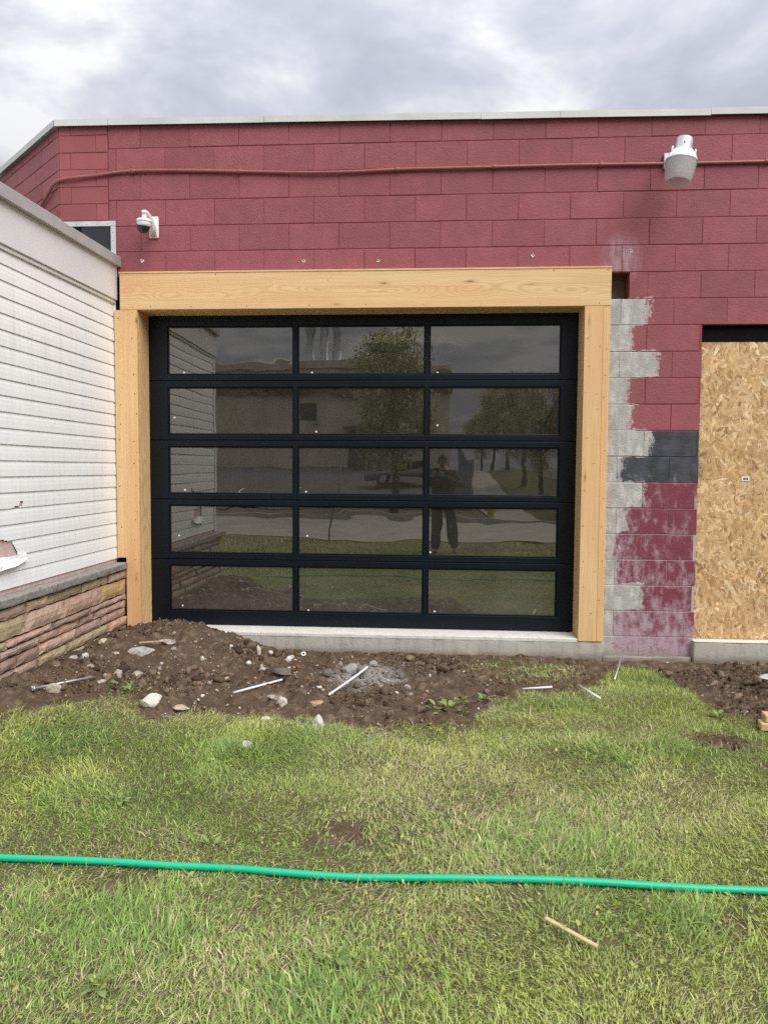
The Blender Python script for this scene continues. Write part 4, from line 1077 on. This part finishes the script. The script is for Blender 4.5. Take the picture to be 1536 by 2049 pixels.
def scatter(name, n, mask, smin, smax, base, nvar, seed, colf, label, cat, flat=.75, sink=.25):
    r = np.random.RandomState(seed); vs_ = [rock_shape(base, 100*seed+i, 8, .25, flat) for i in range(nvar)]; f = base[1]; nvv = len(base[0])
    x = r.uniform(-3.0, 3.4, n*4); y = r.uniform(-2.5, -.07, n*4); p = mask(x, y); k = r.rand(n*4) < p; x, y = x[k][:n], y[k][:n]; n = len(x)
    sz_ = smin*(smax/smin)**(r.rand(n)**1.7)
    V = np.empty((n, nvv, 3)); var = r.randint(nvar, size=n); an_ = r.uniform(0, 2*PI, n); sq = r.uniform(.6, 1.0, (n, 3))
    for i in range(nvar):
        m = var == i; V[m] = vs_[i][None]
    V = V*sq[:, None]*sz_[:, None, None]
    ca, sa = np.cos(an_)[:, None], np.sin(an_)[:, None]
    X = V[:, :, 0]*ca-V[:, :, 1]*sa+x[:, None]; Y = V[:, :, 0]*sa+V[:, :, 1]*ca+y[:, None]; Z = V[:, :, 2]+(surf(x, y)+sz_*(.5-sink))[:, None]
    V = np.stack([X, Y, Z], -1).reshape(-1, 3); F = (np.arange(n)[:, None, None]*nvv+f[None]).reshape(-1, 3)
    c = np.repeat(colf(r, x, y, n), nvv, 0)
    o = obj(name, np_mesh(name, V, F, M['clod'], False, {'tint': c})); tag(o, label, cat, kind='stuff'); return o
def dirt(x, y):
    m = 1-ss(-.05, .06, lawn(x, y)); ok = ~((x < -2.47) & (y > SY1)) & (y < -.08)
    return m*ok
def soilmask(x, y):
    return dirt(x, y)*ss(.42, .62, fbm(x*2.3+5, y*2.3, 3))*(1-.75*ss(.0, .45, x)*ss(1.9, 1.4, x))
def soilcol(r, x, y, n):
    t = r.rand(n, 1)**1.6; c = np.array([(.050, .033, .022)])*(1-t)+np.array([(.21, .15, .10)])*t
    g = np.exp(-(((x+.47)/.30)**2+((y+.80)/.24)**2)*1.3)*(r.rand(n) < .8)
    return c*(1-g[:, None])+np.array([(.31, .295, .275)])*r.uniform(.6, 1.1, (n, 1))*g[:, None]
scatter('soil_crumbs', 16000, soilmask, .004, .016, I1, 8, 3, soilcol, 'crumbled dark brown soil heaped along the wall', 'soil', .6, .35)
scatter('soil_clods', 2400, lambda x, y: soilmask(x, y)*ss(-.12, -.35, y)*(.25+np.exp(-(((x+1.5)/.8)**2+((y+.9)/.5)**2))), .012, .058, I2, 14, 5, soilcol, 'lumps of dark soil on the dug heap', 'soil', .55, .35)
def gravcol(r, x, y, n):
    p_ = np.array([(.50, .46, .40), (.38, .33, .27), (.60, .58, .54), (.42, .33, .23), (.28, .25, .22)])
    return p_[r.randint(5, size=n)]*r.uniform(.7, 1.15, (n, 1))
scatter('rubble_chips', 260, lambda x, y: dirt(x, y)*np.exp(-(((x+1.6)/.9)**2+((y+1.0)/.6)**2)), .009, .030, I2, 10, 8, gravcol, 'broken pale stone chips strewn over the left heap', 'rubble', .6)
scatter('gravel', 1300, lambda x, y: dirt(x, y)*(.25+.75*ss(.4, .6, fbm(x*3+50, y*3, 3))), .003, .012, I1, 8, 7, gravcol, 'scattered pale pebbles and chips on the bare soil', 'gravel')

def px_z(x, y): return float(surf(np.array([x]), np.array([y]))[0])
ROCKS = [
    # name, x, y, size(x,y,z), colour, rotation, label
    ('concrete_chunk', -2.03, -.93, (.105, .06, .045), (.40, .39, .36), .3, 'large grey concrete slab chunk tilted on the heap left of the door'),
    ('concrete_chunk', -1.63, -1.83, (.085, .055, .05), (.66, .64, .58), .5, 'whitest rough concrete chunk at the edge of the lawn on the left'),
    ('concrete_chunk', -.642, -1.87, (.045, .035, .062), (.60, .58, .54), .1, 'upright pale chunk standing in the grass below the middle pane'),
    ('brick_shard', -1.99, -1.43, (.034, .026, .060), (.52, .45, .37), .6, 'oblong tan stone shard on the soil above the weed tuft'),
    ('stone', -2.40, -.73, (.045, .035, .038), (.56, .49, .36), .2, 'round cream stone against the foot of the stone base'),
    ('stone', -2.40, -1.20, (.040, .035, .032), (.52, .50, .44), .9, 'grey white stone, left one of a touching pair near stone base'),
    ('stone', -2.325, -1.19, (.038, .034, .040), (.56, .54, .48), 1.7, 'grey white stone, right one of a touching pair near stone base'),
    ('stone', -2.20, -1.36, (.028, .024, .020), (.58, .55, .48), .2, 'small round whitish stone alone on the left soil'),
    ('stone', -2.17, -1.86, (.060, .036, .036), (.47, .40, .31), .7, 'tan stone resting against the hex headed rod'),
    ('stone', -2.22, -.96, (.045, .034, .016), (.56, .48, .38), .0, 'flat oval tan stone behind the grey slab chunk'),
    ('stone', -.943, -1.43, (.050, .034, .040), (.58, .53, .46), .9, 'pale angular stone at the right end of the middle white rod'),
    ('stone', -.724, -1.44, (.060, .036, .030), (.50, .35, .19), .1, 'orange tan stone half buried at the grass edge'),
    ('concrete_shard', -1.93, -.72, (.075, .022, .022), (.46, .44, .40), .75, 'slim pointed grey shard sticking out under the door corner'),
    ('brick_shard', -1.275, -.63, (.024, .015, .052), (.58, .53, .47), .4, 'narrow upright pale shard on the right slope of heap'),
    ('stone', -1.21, -.58, (.036, .022, .020), (.56, .54, .49), .2, 'flat whitish chip touching the narrow upright shard'),
    ('stone', -1.08, -.42, (.034, .028, .030), (.50, .48, .44), 1.1, 'grey stone at the top of the slope near the sill'),
    ('stone', -1.06, -.62, (.036, .026, .030), (.60, .57, .52), .5, 'whitish stone below the grey one near the sill'),
    ('concrete_chunk', -.975, -2.22, (.052, .032, .026), (.55, .55, .55), .1, 'flat blue grey chunk lying alone in the grass'),
    ('stone', -.955, -1.82, (.032, .020, .022), (.60, .57, .48), .7, 'small pale stone in the grass left of upright chunk'),
    ('stone', -.176, -1.09, (.040, .032, .034), (.32, .27, .24), .4, 'dull grey brown stone right of the concrete dust'),
    ('concrete_chunk', 2.22, -.93, (.070, .05, .045), (.55, .52, .48), .4, 'pale chunk on the soil heap below the strand board'),
    ('stone', 1.90, -1.40, (.05, .036, .024), (.58, .55, .50), .1, 'flat pale stone at the foot of the right soil heap'),
    ('stone', -2.03, -1.60, (.040, .026, .018), (.50, .43, .34), .3, 'flat brown stone below the oblong tan shard'),
    ('stone', -1.92, -1.30, (.045, .036, .020), (.42, .38, .33), 1.4, 'flat grey stone right of the oblong tan shard'),
    ('stone', -1.48, -1.73, (.060, .036, .018), (.46, .37, .26), .1, 'flat tan stone right of the whitest chunk'),
    ('concrete_chunk', -.59, -.80, (.072, .055, .06), (.36, .345, .32), .4, 'biggest grey lump at left of the concrete dust patch'),
    ('concrete_chunk', -.42, -.70, (.045, .036, .036), (.38, .365, .34), 1.0, 'grey lump at the top of the concrete dust patch'),
    ('concrete_chunk', -.33, -.88, (.042, .032, .030), (.34, .33, .31), .2, 'grey lump at the right of the concrete dust patch'),
    ('concrete_chunk', -1.02, -1.02, (.070, .05, .04), (.17, .14, .115), .3, 'dark soil caked stone behind the middle white rod'),
    ('stone', -1.17, -.95, (.042, .030, .028), (.50, .43, .37), .8, 'pinkish tan stone high behind the middle white rod'),
    ('stone', -1.0, -1.36, (.075, .022, .020), (.45, .40, .34), -.5, 'long thin pale stone under the middle white rod'),
]
for i, (nm, x, y, s, c, a, lab) in enumerate(ROCKS):
    v = rock_shape(I3, 40+i, 9 if 'chunk' in nm or 'shard' in nm else 5, .16, .68)*np.array(s)[None]*.92
    o = obj(nm, mesh(nm, v, I3[1], M['rock']), None, (x, y, px_z(x, y)+s[2]*.42), (random.Random(i).uniform(-.25, .25), random.Random(i+50).uniform(-.25, .25), a), c)
    tag(o, lab, 'rubble' if 'chunk' in nm or 'shard' in nm else 'stone', 'loose stones and rubble on the soil')

# rods
def rod(name, p0, p1, r_, mat, label, cat, head=False, bend=None, group='loose metal rods on the ground'):
    a = Vector(p0); b = Vector(p1)
    root = empty(name, tuple(a), label, cat, group)
    pts = [a, b] if bend is None else [a, a.lerp(b, .7)+Vector(bend), b]
    v, f = tube(smooth_path(pts, 5) if bend else pts, r_, 10)
    obj('shaft', mesh('shaft', v, f, mat, True), root)
    if head:
        d = (b-a).normalized(); v, f = tube([a-d*.012, a], r_*2.1, 6); obj('hex_head', mesh('hex_head', v, f, M['galv']), root)
        v, f = tube([a+d*.001, a+d*.004], r_*2.6, 14); obj('washer', mesh('washer', v, f, M['galv']), root)
    return root
def gp(x, y, dz): return (x, y, px_z(x, y)+dz)
rod('anchor_rod', gp(-2.28, -1.91, .03), gp(-2.03, -1.70, .055), .0072, M['galv'], 'galvanised rod with a hex head lying on the left soil', 'rod', True)
rod('white_rod', gp(-1.273, -1.34, .022), gp(-1.0, -1.13, .034), .0075, M['wrod'], 'straight white rod lying on the soil below the first mullion', 'rod')
rod('white_rod', gp(-.66, -1.32, .020), gp(-.455, -.84, .060), .0078, M['wrod'], 'kinked white rod lying across the grey concrete dust', 'rod', bend=(.0, 0, -.005))
rod('grey_rod', gp(1.271, -.72, .03), (1.49, -.08, .035), .0065, M['galv'], 'thin grey rod leaning up against the block wall', 'rod')
rod('white_rod', gp(.60, -.99, .03), gp(.80, -.985, .030), .0068, M['wrod'], 'short white rod flat in the grass right of centre', 'rod')
rod('white_rod', gp(.975, -.985, .055), gp(1.045, -1.30, .05), .0075, M['wrod'], 'short white rod pointing toward the lawn, right of the flat one', 'rod')
sv, sf = [], []
bm = bmesh.new(); box_bm(bm, -.092, .092, -.0075, .0075, -.004, .004, .002)
stv = bm_mesh('wood_stake', bm, M['stick'])
sto = obj('wood_stake', stv, None, (.43, -3.735, px_z(.43, -3.735)+.030), (0, .03, math.atan2(-.118, .128)))
tag(sto, 'thin pale wooden stick lying in the grass below the hose', 'stick')
wv, wf = lathe([(.010, 0), (.019, 0), (.019, .003), (.010, .003), (.010, 0)], 16)
wo = obj('steel_washer', mesh('steel_washer', wv, wf, M['wrod']), None, (-1.0, -.31, px_z(-1.0, -.31)+.014), (.75, .1, 0))
tag(wo, 'small round washer on the soil near the door sill', 'washer')
spl = box('wood_splinter', -.08, .08, -.006, .006, -.004, .004, M['stick']); spl.location = (-2.02, -.80, px_z(-2.02, -.80)+.045); spl.rotation_euler = (0, -.05, .15)
tag(spl, 'thin wood splinter lying behind the grey slab chunk', 'splinter')
# lumber offcuts at the right edge of the picture
for i, (dx, dz, a, lab) in enumerate(((0, .03, .16, 'lower lumber offcut lying in the grass at far right'), (.03, .071, .22, 'upper lumber offcut stacked at far right, stamped end'))):
    bm = bmesh.new(); box_bm(bm, 0, .9, -.045, .045, -.019, .019, .003)
    o = obj('lumber_offcut', bm_mesh('lumber_offcut', bm, M['lumber']), None, (1.845+dx, -1.70+.02*i, px_z(1.9, -1.7)+dz), (0, 0, a-.35))
    tag(o, lab, 'lumber', 'lumber offcuts')

# hose
hp = []
for i, (x, y) in enumerate(HOSE):
    hp.append((x, y-.032, px_z(x, y)+.019+.0015*math.sin(i*1.9)))
v, f = tube(smooth_path(hp, 5), .0122, 14)
ho = obj('garden_hose', mesh('garden_hose', v, f, M['hose'], True)); tag(ho, 'bright green hose lying straight across the lawn', 'hose')

# broad-leaved weeds
def leaf_mesh(seed, lobed):
    r = random.Random(seed); pts = []
    n = 7
    for i in range(n+1):
        t = i/n; w = math.sin(PI*min(1, t*.93+.07))**.7*.24*(1 if not lobed or i % 2 else .6)
        pts.append((t, w))
    v = []; f = []
    for (t, w) in pts:
        z = .32*t-.42*t*t
        v += [(t, -w, z+.05*w), (t, 0, z-.03), (t, w, z+.05*w)]
    for i in range(n):
        for j in range(2): f.append((i*3+j, (i+1)*3+j, (i+1)*3+j+1, i*3+j+1))
    me = mesh('leaf', v, f, M['leafy'])
    at = me.attributes.new('tint', 'FLOAT_COLOR', 'POINT'); k = r.uniform(.85, 1.2)
    at.data.foreach_set('color', [.25*k, .34*k, .11*k, 1]*len(v)); return me
leaves = [leaf_mesh(i, i % 2) for i in range(6)]
WEEDS = [(-1.83, -1.63, 30, .050, 'bright green leafy weed clump growing on the soil at left'), (.10, -1.53, 26, .055, 'leafy weed spreading on bare soil right of the middle'), (.17, -1.36, 14, .045, 'sparse small weed just above the spreading soil weed'), (.33, -1.29, 8, .05, 'lone pale weed at the right edge of the bare soil'), (-.277, -3.90, 16, .042, 'broad leaved rosette in the lawn below the hose'), (-1.33, -2.95, 12, .042, 'flat pale weed in the lawn above the hose at left'), (-.84, -3.26, 12, .036, 'small weed just above the hose left of the bare spot'), (1.69, -1.52, 16, .045, 'pale weed on thin grass beside the lumber offcuts'), (-.91, -4.06, 14, .04, 'pale rosette at the bottom left of the lawn')]
for i, (x, y, n, s, lab) in enumerate(WEEDS):
    r = random.Random(i+70); z = px_z(x, y)
    root = empty('leafy_weed', (x, y, z), lab, 'weed', 'broad leaved weeds')
    sp = .10 if n > 20 else .05
    for k in range(n):
        a = r.uniform(0, 2*PI); rr = sp*r.random()**.6 if n > 20 else .012
        lx_, ly_ = x+rr*math.cos(a)*1.3, y+rr*math.sin(a)
        o = obj('leaf', leaves[r.randrange(6)], root, (lx_, ly_, px_z(lx_, ly_)+r.uniform(.006, .03)), (r.uniform(-.4, .4), r.uniform(-.75, -.05), a+r.uniform(-.6, .6)))
        q = s*r.uniform(.6, 1.15); o.scale = (q, q, q)

# ------------------------------------------------------------------ what the glass mirrors: the street behind
def sheet(name, x0, x1, y0, y1, dz, mat, nxx=2, nyy=2, thick=0):
    xs = np.linspace(x0, x1, nxx); ys = np.linspace(y0, y1, nyy); v = [(a, b, float(H(a, b))+dz) for b in ys for a in xs]
    f = [(j*nxx+i, j*nxx+i+1, (j+1)*nxx+i+1, (j+1)*nxx+i) for j in range(nyy-1) for i in range(nxx-1)]
    o = obj(name, mesh(name, v, f, mat)); tag(o, kind='structure'); return o
sheet('street', -120, 120, -14.9, -8.5, .012, M['street'])
sheet('parking_lot', -60, 1.0, -46, -19.5, .03, M['asphalt'], 12, 40)
sheet('side_street', 6.5, 15, -140, -15.2, .03, M['asphalt'], 3, 60)
sheet('sidewalk', 1.7, 3.3, -120, -15.05, .035, M['street'], 3, 60)
for (y0, y1, z) in ((-15.1, -14.9, .13),):
    cb = box('kerb', -60, 60, y0, y1, -.1, z, M['conc']); tag(cb, kind='structure')
for i, xx in enumerate((-9.5, -6.6)):
    s_ = sheet('parking_line', xx, xx+.14, -30, -25, .036, M['paint_line'], 2, 8)
fac = empty('factory_building', (-14, -46, 1.5), 'tan stucco industrial building mirrored in the door glass', 'building')
wl = box('wall', -45, 1.0, -60, -46.0, 0, 8.3, M['tan'], fac)
box('parapet', -45.2, 1.2, -60.2, -45.8, 8.301, 8.9, M['tan'], fac, .05)
box('eave_band', -45.1, 1.1, -46.5, -45.6, 6.7, 7.0, M['tan_d'], fac)
for x in (-9.5, -3.2):
    wd_ = box('window', x, x+1.1, -46.04, -45.98, 5.0, 6.0, M['carglass'], fac); box('frame', x-.1, x+1.2, -46.02, -45.975, 4.9, 4.999, M['tan_d'], wd_)
box('loading_door', -6.0, -3.4, -46.06, -45.97, 1.5, 4.2, M['tan_d'], fac)
bay = box('dock_canopy', -6.4, -3.0, -47, -44.9, 4.3, 4.55, M['tan_d'], fac)
for k, (x, h) in enumerate(((-12.6, 16.2), (-11.3, 18.5), (-10.0, 16.0))):
    rt_ = empty('smokestack', (x, -70, 8), ['left short smokestack', 'tallest middle smokestack', 'right short smokestack'][k]+' above the mirrored factory roof', 'chimney', 'smokestacks')
    v, f = lathe([(.9, 7.5), (.9, 11.2), (.45, 11.4), (.36, h-1.4), (.42, h-1.0), (.55, h-.1), (.5, h)], 16, True)
    obj('stack', mesh('stack', [(a+x, b-70, c) for a, b, c in v], f, M['galv'], True), rt_)
    box('ladder_platform', x-.8, x+.8, -70.8, -69.2, 11.21, 11.35, M['tan_d'], rt_)
def leaf_cloud(n, rx, rz, zc, seed, size):
    r = np.random.RandomState(seed); cl = r.normal(size=(46, 3)); cl /= np.linalg.norm(cl, axis=1)[:, None]
    cl *= (r.rand(46, 1)**.45); ctr = cl*np.array([rx, rx, rz])*.86
    k = r.randint(46, size=n); p_ = ctr[k]+r.normal(size=(n, 3))*np.array([rx, rx, rz])*.13
    p_[:, 2] += zc
    u = r.normal(size=(n, 3)); u /= np.linalg.norm(u, axis=1)[:, None]; w = r.normal(size=(n, 3)); w -= (w*u).sum(1)[:, None]*u; w /= np.linalg.norm(w, axis=1)[:, None]
    s = size*r.uniform(.6, 1.3, (n, 1))
    V = np.stack([p_-u*s, p_+w*s*.5, p_+u*s, p_-w*s*.5], 1).reshape(-1, 3)
    c = np.array([(.46, .45, .25)])*r.uniform(.6, 1.3, (n, 1))
    return V, np.arange(n)[:, None]*4+np.arange(4)[None], np.repeat(c, 4, 0)
def tree_meshes(seed, h, rx, n):
    r = random.Random(seed); zc = h*.62; rz = h*.40
    V_, F_, C_ = leaf_cloud(n, rx, rz, zc, seed, .062)
    crown = np_mesh('crown', V_, F_, M['leaf'], False, {'tint': C_})
    v, f = tube([(0, 0, -.3), (.02, 0, .4), (0, .03, h*.3), (.03, 0, h*.6), (0, 0, h*.85)], [.17, .12, .10, .06, .015], 8)
    for k in range(9):
        a = r.uniform(0, 2*PI); z = h*r.uniform(.28, .6); d = rx*r.uniform(.5, .85)
        v2, f2 = tube([(0, 0, z), (d*.5*math.cos(a), d*.5*math.sin(a), z+.4), (d*math.cos(a), d*math.sin(a), z+1.1)], [.05, .035, .01], 6)
        b_ = len(v); v += v2; f += [tuple(i+b_ for i in q) for q in f2]
    return mesh('trunk', v, f, M['bark'], True), crown
tm = [tree_meshes(1, 5.9, 1.55, 17000), tree_meshes(2, 5.4, 1.7, 14000)]
TR = [(-1.28, -17.6, 0, 1.0, 'round street tree mirrored in the middle glass panes'), (4.6, -26.6, 1, 1.0, 'nearest tree of the row mirrored in right panes'), (4.6, -33.6, 0, 1.02, 'second tree of the row mirrored in right panes'), (4.6, -43.6, 1, 1.05, 'third tree of the row mirrored in right panes'), (4.6, -56, 0, 1.1, 'fourth tree of the row mirrored in right panes'), (4.7, -72, 1, 1.15, 'farthest tree of the row mirrored in right panes'), (6.4, -21, 0, .95, 'tree nearest the corner mirrored at far right')]
for i, (x, y, k, s, lab) in enumerate(TR):
    root = empty('street_tree', (x, y, float(H(x, y))), lab, 'tree', 'street trees across the road')
    for nm, me_ in (('trunk', tm[k][0]), ('crown', tm[k][1])):
        o = bpy.data.objects.new(nm, me_); COL.objects.link(o); o.parent = root
        o.scale = (s, s, s); o.rotation_euler = (0, 0, i*1.3)
# fence
fe = empty('metal_fence', (1.35, -30, .6), 'blue grey corrugated fence mirrored beside the photographer', 'fence')
for k in range(24):
    y = -21.2-k*.72; z = float(H(1.35, y))
    box('fence_panel', 1.33+.03*(k % 2), 1.36+.03*(k % 2), y-.35, y+.35, z, z+2.0, M['fence'], fe, .004)
# hydrant
hy_ = empty('fire_hydrant', (1.63, -15.7, 0), 'yellow fire hydrant across the street, seen in the glass', 'hydrant')
v, f = lathe([(.16, 0), (.16, .05), (.10, .07), (.10, .45), (.14, .47), (.14, .52), (.11, .56), (.08, .66), (.03, .70), (.03, .76), (.0001, .76)], 16)
obj('barrel', mesh('barrel', [(a+1.63, b-15.7, c) for a, b, c in v], f, M['hydrant'], True), hy_)
for sx_ in (-1, 1):
    v, f = tube([(1.63+sx_*.09, -15.7, .38), (1.63+sx_*.19, -15.7, .38)], [.055, .06], 10); obj('side_outlet', mesh('side_outlet', v, f, M['hydrant']), hy_)
v, f = tube([(1.63, -15.61, .36), (1.63, -15.5, .36)], [.075, .08], 10); obj('front_outlet', mesh('front_outlet', v, f, M['hydrant']), hy_)
# leaning steel post on the verge
v, f = tube([(-2.05, -8.2, -.3), (-2.04, -8.2, .1), (-1.78, -8.35, 1.95)], .02, 10)
lp = obj('leaning_post', mesh('leaning_post', v, f, M['fence'], True)); tag(lp, 'leaning steel post at the kerb, seen in the glass', 'post')
# parked car in the lot
car = empty('parked_car', (-1.4, -33, float(H(-1.4, -33))), 'grey parked car mirrored behind the tree trunk', 'car')
cz0 = float(H(-1.4, -33))+.03
prof_ = [(-2.2, .35), (-2.25, .62), (-2.1, .82), (-1.35, .92), (-.75, 1.38), (.75, 1.42), (1.45, .98), (2.1, .90), (2.22, .6), (2.15, .35)]
bm = bmesh.new()
A_ = [bm.verts.new((-1.4+x, -33.85, cz0+z)) for x, z in prof_]; B_ = [bm.verts.new((-1.4+x, -32.15, cz0+z)) for x, z in prof_]
bm.faces.new(A_); bm.faces.new(B_[::-1])
for i in range(len(prof_)): bm.faces.new((A_[i], B_[i], B_[(i+1) % len(prof_)], A_[(i+1) % len(prof_)]))
bmesh.ops.recalc_face_normals(bm, faces=bm.faces[:]); bmesh.ops.bevel(bm, geom=bm.edges[:], offset=.06, segments=2, affect='EDGES')
cbod = obj('body', bm_mesh('body', bm, M['carpaint'], True), car)
for (a, b) in ((-.70, .0), (.06, .75)):
    v = [(-1.4+a-.25*(a < 0), -32.14, cz0+.95), (-1.4+b+.35*(b > .5), -32.14, cz0+.95), (-1.4+b, -32.13, cz0+1.33), (-1.4+a, -32.13, cz0+1.33)]
    obj('side_window', mesh('side_window', v+[(x, y-.03, z) for x, y, z in v], [(0, 1, 2, 3), (7, 6, 5, 4), (0, 4, 5, 1), (1, 5, 6, 2), (2, 6, 7, 3), (3, 7, 4, 0)], M['carglass']), cbod)
for x in (-1.35, 1.35):
    for y in (-32.2, -33.8):
        v, f = tube([(-1.4+x, y-.1, cz0+.32), (-1.4+x, y+.1, cz0+.32)], .32, 20); w_ = obj('wheel', mesh('wheel', v, f, M['tyre']), car)
        v, f = tube([(-1.4+x, y-.105, cz0+.32), (-1.4+x, y+.105, cz0+.32)], .19, 16); obj('rim', mesh('rim', v, f, M['galv']), w_)
for y in (-32.4, -33.6): box('headlight', .76, .84, y-.12, y+.12, cz0+.66, cz0+.76, M['white'], car, .01)

# lit lamp inside the building, seen through the tinted glass
cl_ = empty('ceiling_lamp', (-.6, 8.4, 4.04), 'lit fluorescent strip lamp inside, glowing through the top middle pane', 'lamp')
hs_ = box('housing', -1.55, .25, 8.30, 8.5, 3.66, 3.74, M['white'], cl_, .01)
box('front_lip', -1.55, .25, 8.285, 8.2985, 3.66, 3.83, M['white'], hs_)
box('lit_diffuser', -1.5, .2, 8.315, 8.485, 3.7405, 3.77, M['tube_light'], cl_)
for x in (-1.5, .2):
    v, f = tube([(x, 8.4, 3.74), (x, 8.4, 4.05)], .008, 6); obj('hanger', mesh('hanger', v, f, M['galv']), cl_)

# ------------------------------------------------------------------ the photographer, mirrored in the glass
per = empty('person', (.14, -6.42, 0), 'person in black jacket and dark trousers photographing the door, seen in its glass', 'person')
def skin_obj(name, verts, edges, radii, mat, parent, sub=2, root=0):
    me = bpy.data.meshes.new(name); me.from_pydata(verts, edges, []); me.materials.append(mat)
    o = obj(name, me, parent)
    o.modifiers.new('skin', 'SKIN'); me.skin_vertices.new() if not me.skin_vertices else None
    for i, r_ in enumerate(radii):
        sv_ = me.skin_vertices[0].data[i]; sv_.radius = r_ if hasattr(r_, '__len__') else (r_, r_); sv_.use_root = (i == root)
    o.modifiers['skin'].use_smooth_shade = True
    m_ = o.modifiers.new('sub', 'SUBSURF'); m_.levels = sub; m_.render_levels = sub
    return o
px0, py0 = .14, -6.45
bv = [(px0, py0, .95), (px0, py0, 1.12), (px0, py0+.01, 1.30), (px0, py0+.02, 1.43), (px0-.01, py0+.04, 1.53),
      (px0-.17, py0+.02, 1.40), (px0-.27, py0+.16, 1.19), (px0-.19, py0+.36, 1.36), (px0+.17, py0+.02, 1.40), (px0+.27, py0+.16, 1.19), (px0-.02, py0+.37, 1.36),
      (px0-.10, py0, .86), (px0-.11, py0+.02, .50), (px0-.12, py0-.02, .10), (px0+.10, py0, .86), (px0+.14, py0+.02, .50), (px0+.20, py0-.02, .10)]
be_ = [(0, 1), (1, 2), (2, 3), (3, 4), (3, 5), (5, 6), (6, 7), (3, 8), (8, 9), (9, 10), (0, 11), (11, 12), (12, 13), (0, 14), (14, 15), (15, 16)]
skin_obj('body', bv, be_, [(.13, .10), (.13, .10), (.15, .11), (.10, .08), .055, .055, .04, .03, .055, .04, .03, (.085, .085), .058, .04, (.085, .085), .058, .04], M['skin'], per)
skin_obj('jacket', bv[:4]+bv[5:11]+[(px0, py0, .84)], [(0, 1), (1, 2), (2, 3), (3, 4), (4, 5), (5, 6), (3, 7), (7, 8), (8, 9), (0, 10)], [(.21, .16), (.205, .155), (.215, .16), (.13, .11), .095, .075, .055, .095, .075, .055, (.215, .165)], M['jacket'], per)
skin_obj('trousers', [bv[0]]+bv[11:17], [(0, 1), (1, 2), (2, 3), (0, 4), (4, 5), (5, 6)], [(.165, .13), (.12, .115), .098, .085, (.12, .115), .098, .085], M['trousers'], per)
gz = px_z(px0, py0)
for (x, y) in ((bv[13][0], bv[13][1]), (bv[16][0], bv[16][1])):
    skin_obj('shoe', [(x, y-.05, gz+.045), (x, y+.06, gz+.045), (x, y+.17, gz+.035)], [(0, 1), (1, 2)], [(.045, .045), (.05, .045), (.045, .032)], M['shoe'], per)
# head with face
hc = Vector((px0-.02, py0+.06, 1.615)); hv, hf = I3; hvv = []
for p in hv:
    x, y, z = p*np.array([.078, .098, .118])
    if z < 0: x *= 1+z*1.6; 
    n_ = math.exp(-((x/.016)**2+((z+.012)/.026)**2)) if y > 0 else 0
    y += .024*n_
    y -= .008*math.exp(-(((abs(x)-.03)/.014)**2+((z-.012)/.011)**2)) if y > 0 else 0
    y += .006*math.exp(-((x/.024)**2+((z+.062)/.008)**2)) if y > 0 else 0
    hvv.append(hc+Vector((x, y, z)))
head = obj('head', mesh('head', hvv, hf, M['skin'], True), per)
for s in (-1, 1):
    ev_, ef_ = I1; obj('eye', mesh('eye', [hc+Vector((s*.03, .082, .012))+Vector(q)*.010 for q in ev_], ef_, M['sticker'], True), head)
    obj('ear', mesh('ear', [hc+Vector((s*.078, -.005, -.005))+Vector((q[0]*.010, q[1]*.018, q[2]*.030)) for q in I2[0]], I2[1], M['skin'], True), head)
cvv = [hc+Vector((p[0]*.086, p[1]*.106, max(p[2], .10)*.128)) for p in I3[0]]
cap_o = obj('cap', mesh('cap', cvv, I3[1], M['cap'], True), per)
bm = bmesh.new()
br = [[bm.verts.new(hc+Vector((.082*math.sin(a), .095+k*(.075*math.cos(a)), .034-.012*k*math.cos(a)))) for a in np.linspace(-1.3, 1.3, 9)] for k in (0, 1)]
for i in range(8): bm.faces.new((br[0][i], br[0][i+1], br[1][i+1], br[1][i]))
bo = obj('visor', bm_mesh('visor', bm, M['cap']), cap_o); mo = bo.modifiers.new('t', 'SOLIDIFY'); mo.thickness = .004
# hands closed on the phone
def hand(side):
    w = Vector(bv[7] if side < 0 else bv[10]); c = w+Vector((side*-.012, .045, .03))
    vs2 = [c+Vector((q[0]*.026, q[1]*.034, q[2]*.042)) for q in I2[0]]; fs2 = [tuple(q) for q in I2[1]]
    for k, ln_ in enumerate((.070, .078, .074, .060)):
        b0 = c+Vector((-side*.004, .022, .028-.019*k)); pts = [b0, b0+Vector((-side*.010, ln_*.36, .004)), b0+Vector((-side*.030, ln_*.40, .002)), b0+Vector((-side*.048, ln_*.30, -.002))]
        v_, f_ = tube(pts, [.0095, .009, .008, .006], 8); o_ = len(vs2); vs2 += v_; fs2 += [tuple(i+o_ for i in q) for q in f_]
    pts = [c+Vector((-side*.012, -.010, .02)), c+Vector((-side*.028, -.012, .042)), c+Vector((-side*.046, -.004, .055))]
    v_, f_ = tube(pts, [.011, .010, .007], 8); o_ = len(vs2); vs2 += v_; fs2 += [tuple(i+o_ for i in q) for q in f_]
    obj('hand', mesh('hand', vs2, fs2, M['skin'], True), per)
hand(-1); hand(1)
ph = box('phone', -.010, .070, -6.050, -6.041, 1.32, 1.475, M['phone'], None, .006, 2); tag(ph, 'dark phone held up in both hands by the photographer', 'phone')

for o in bpy.data.objects:
    if '_w' in o: del o['_w']
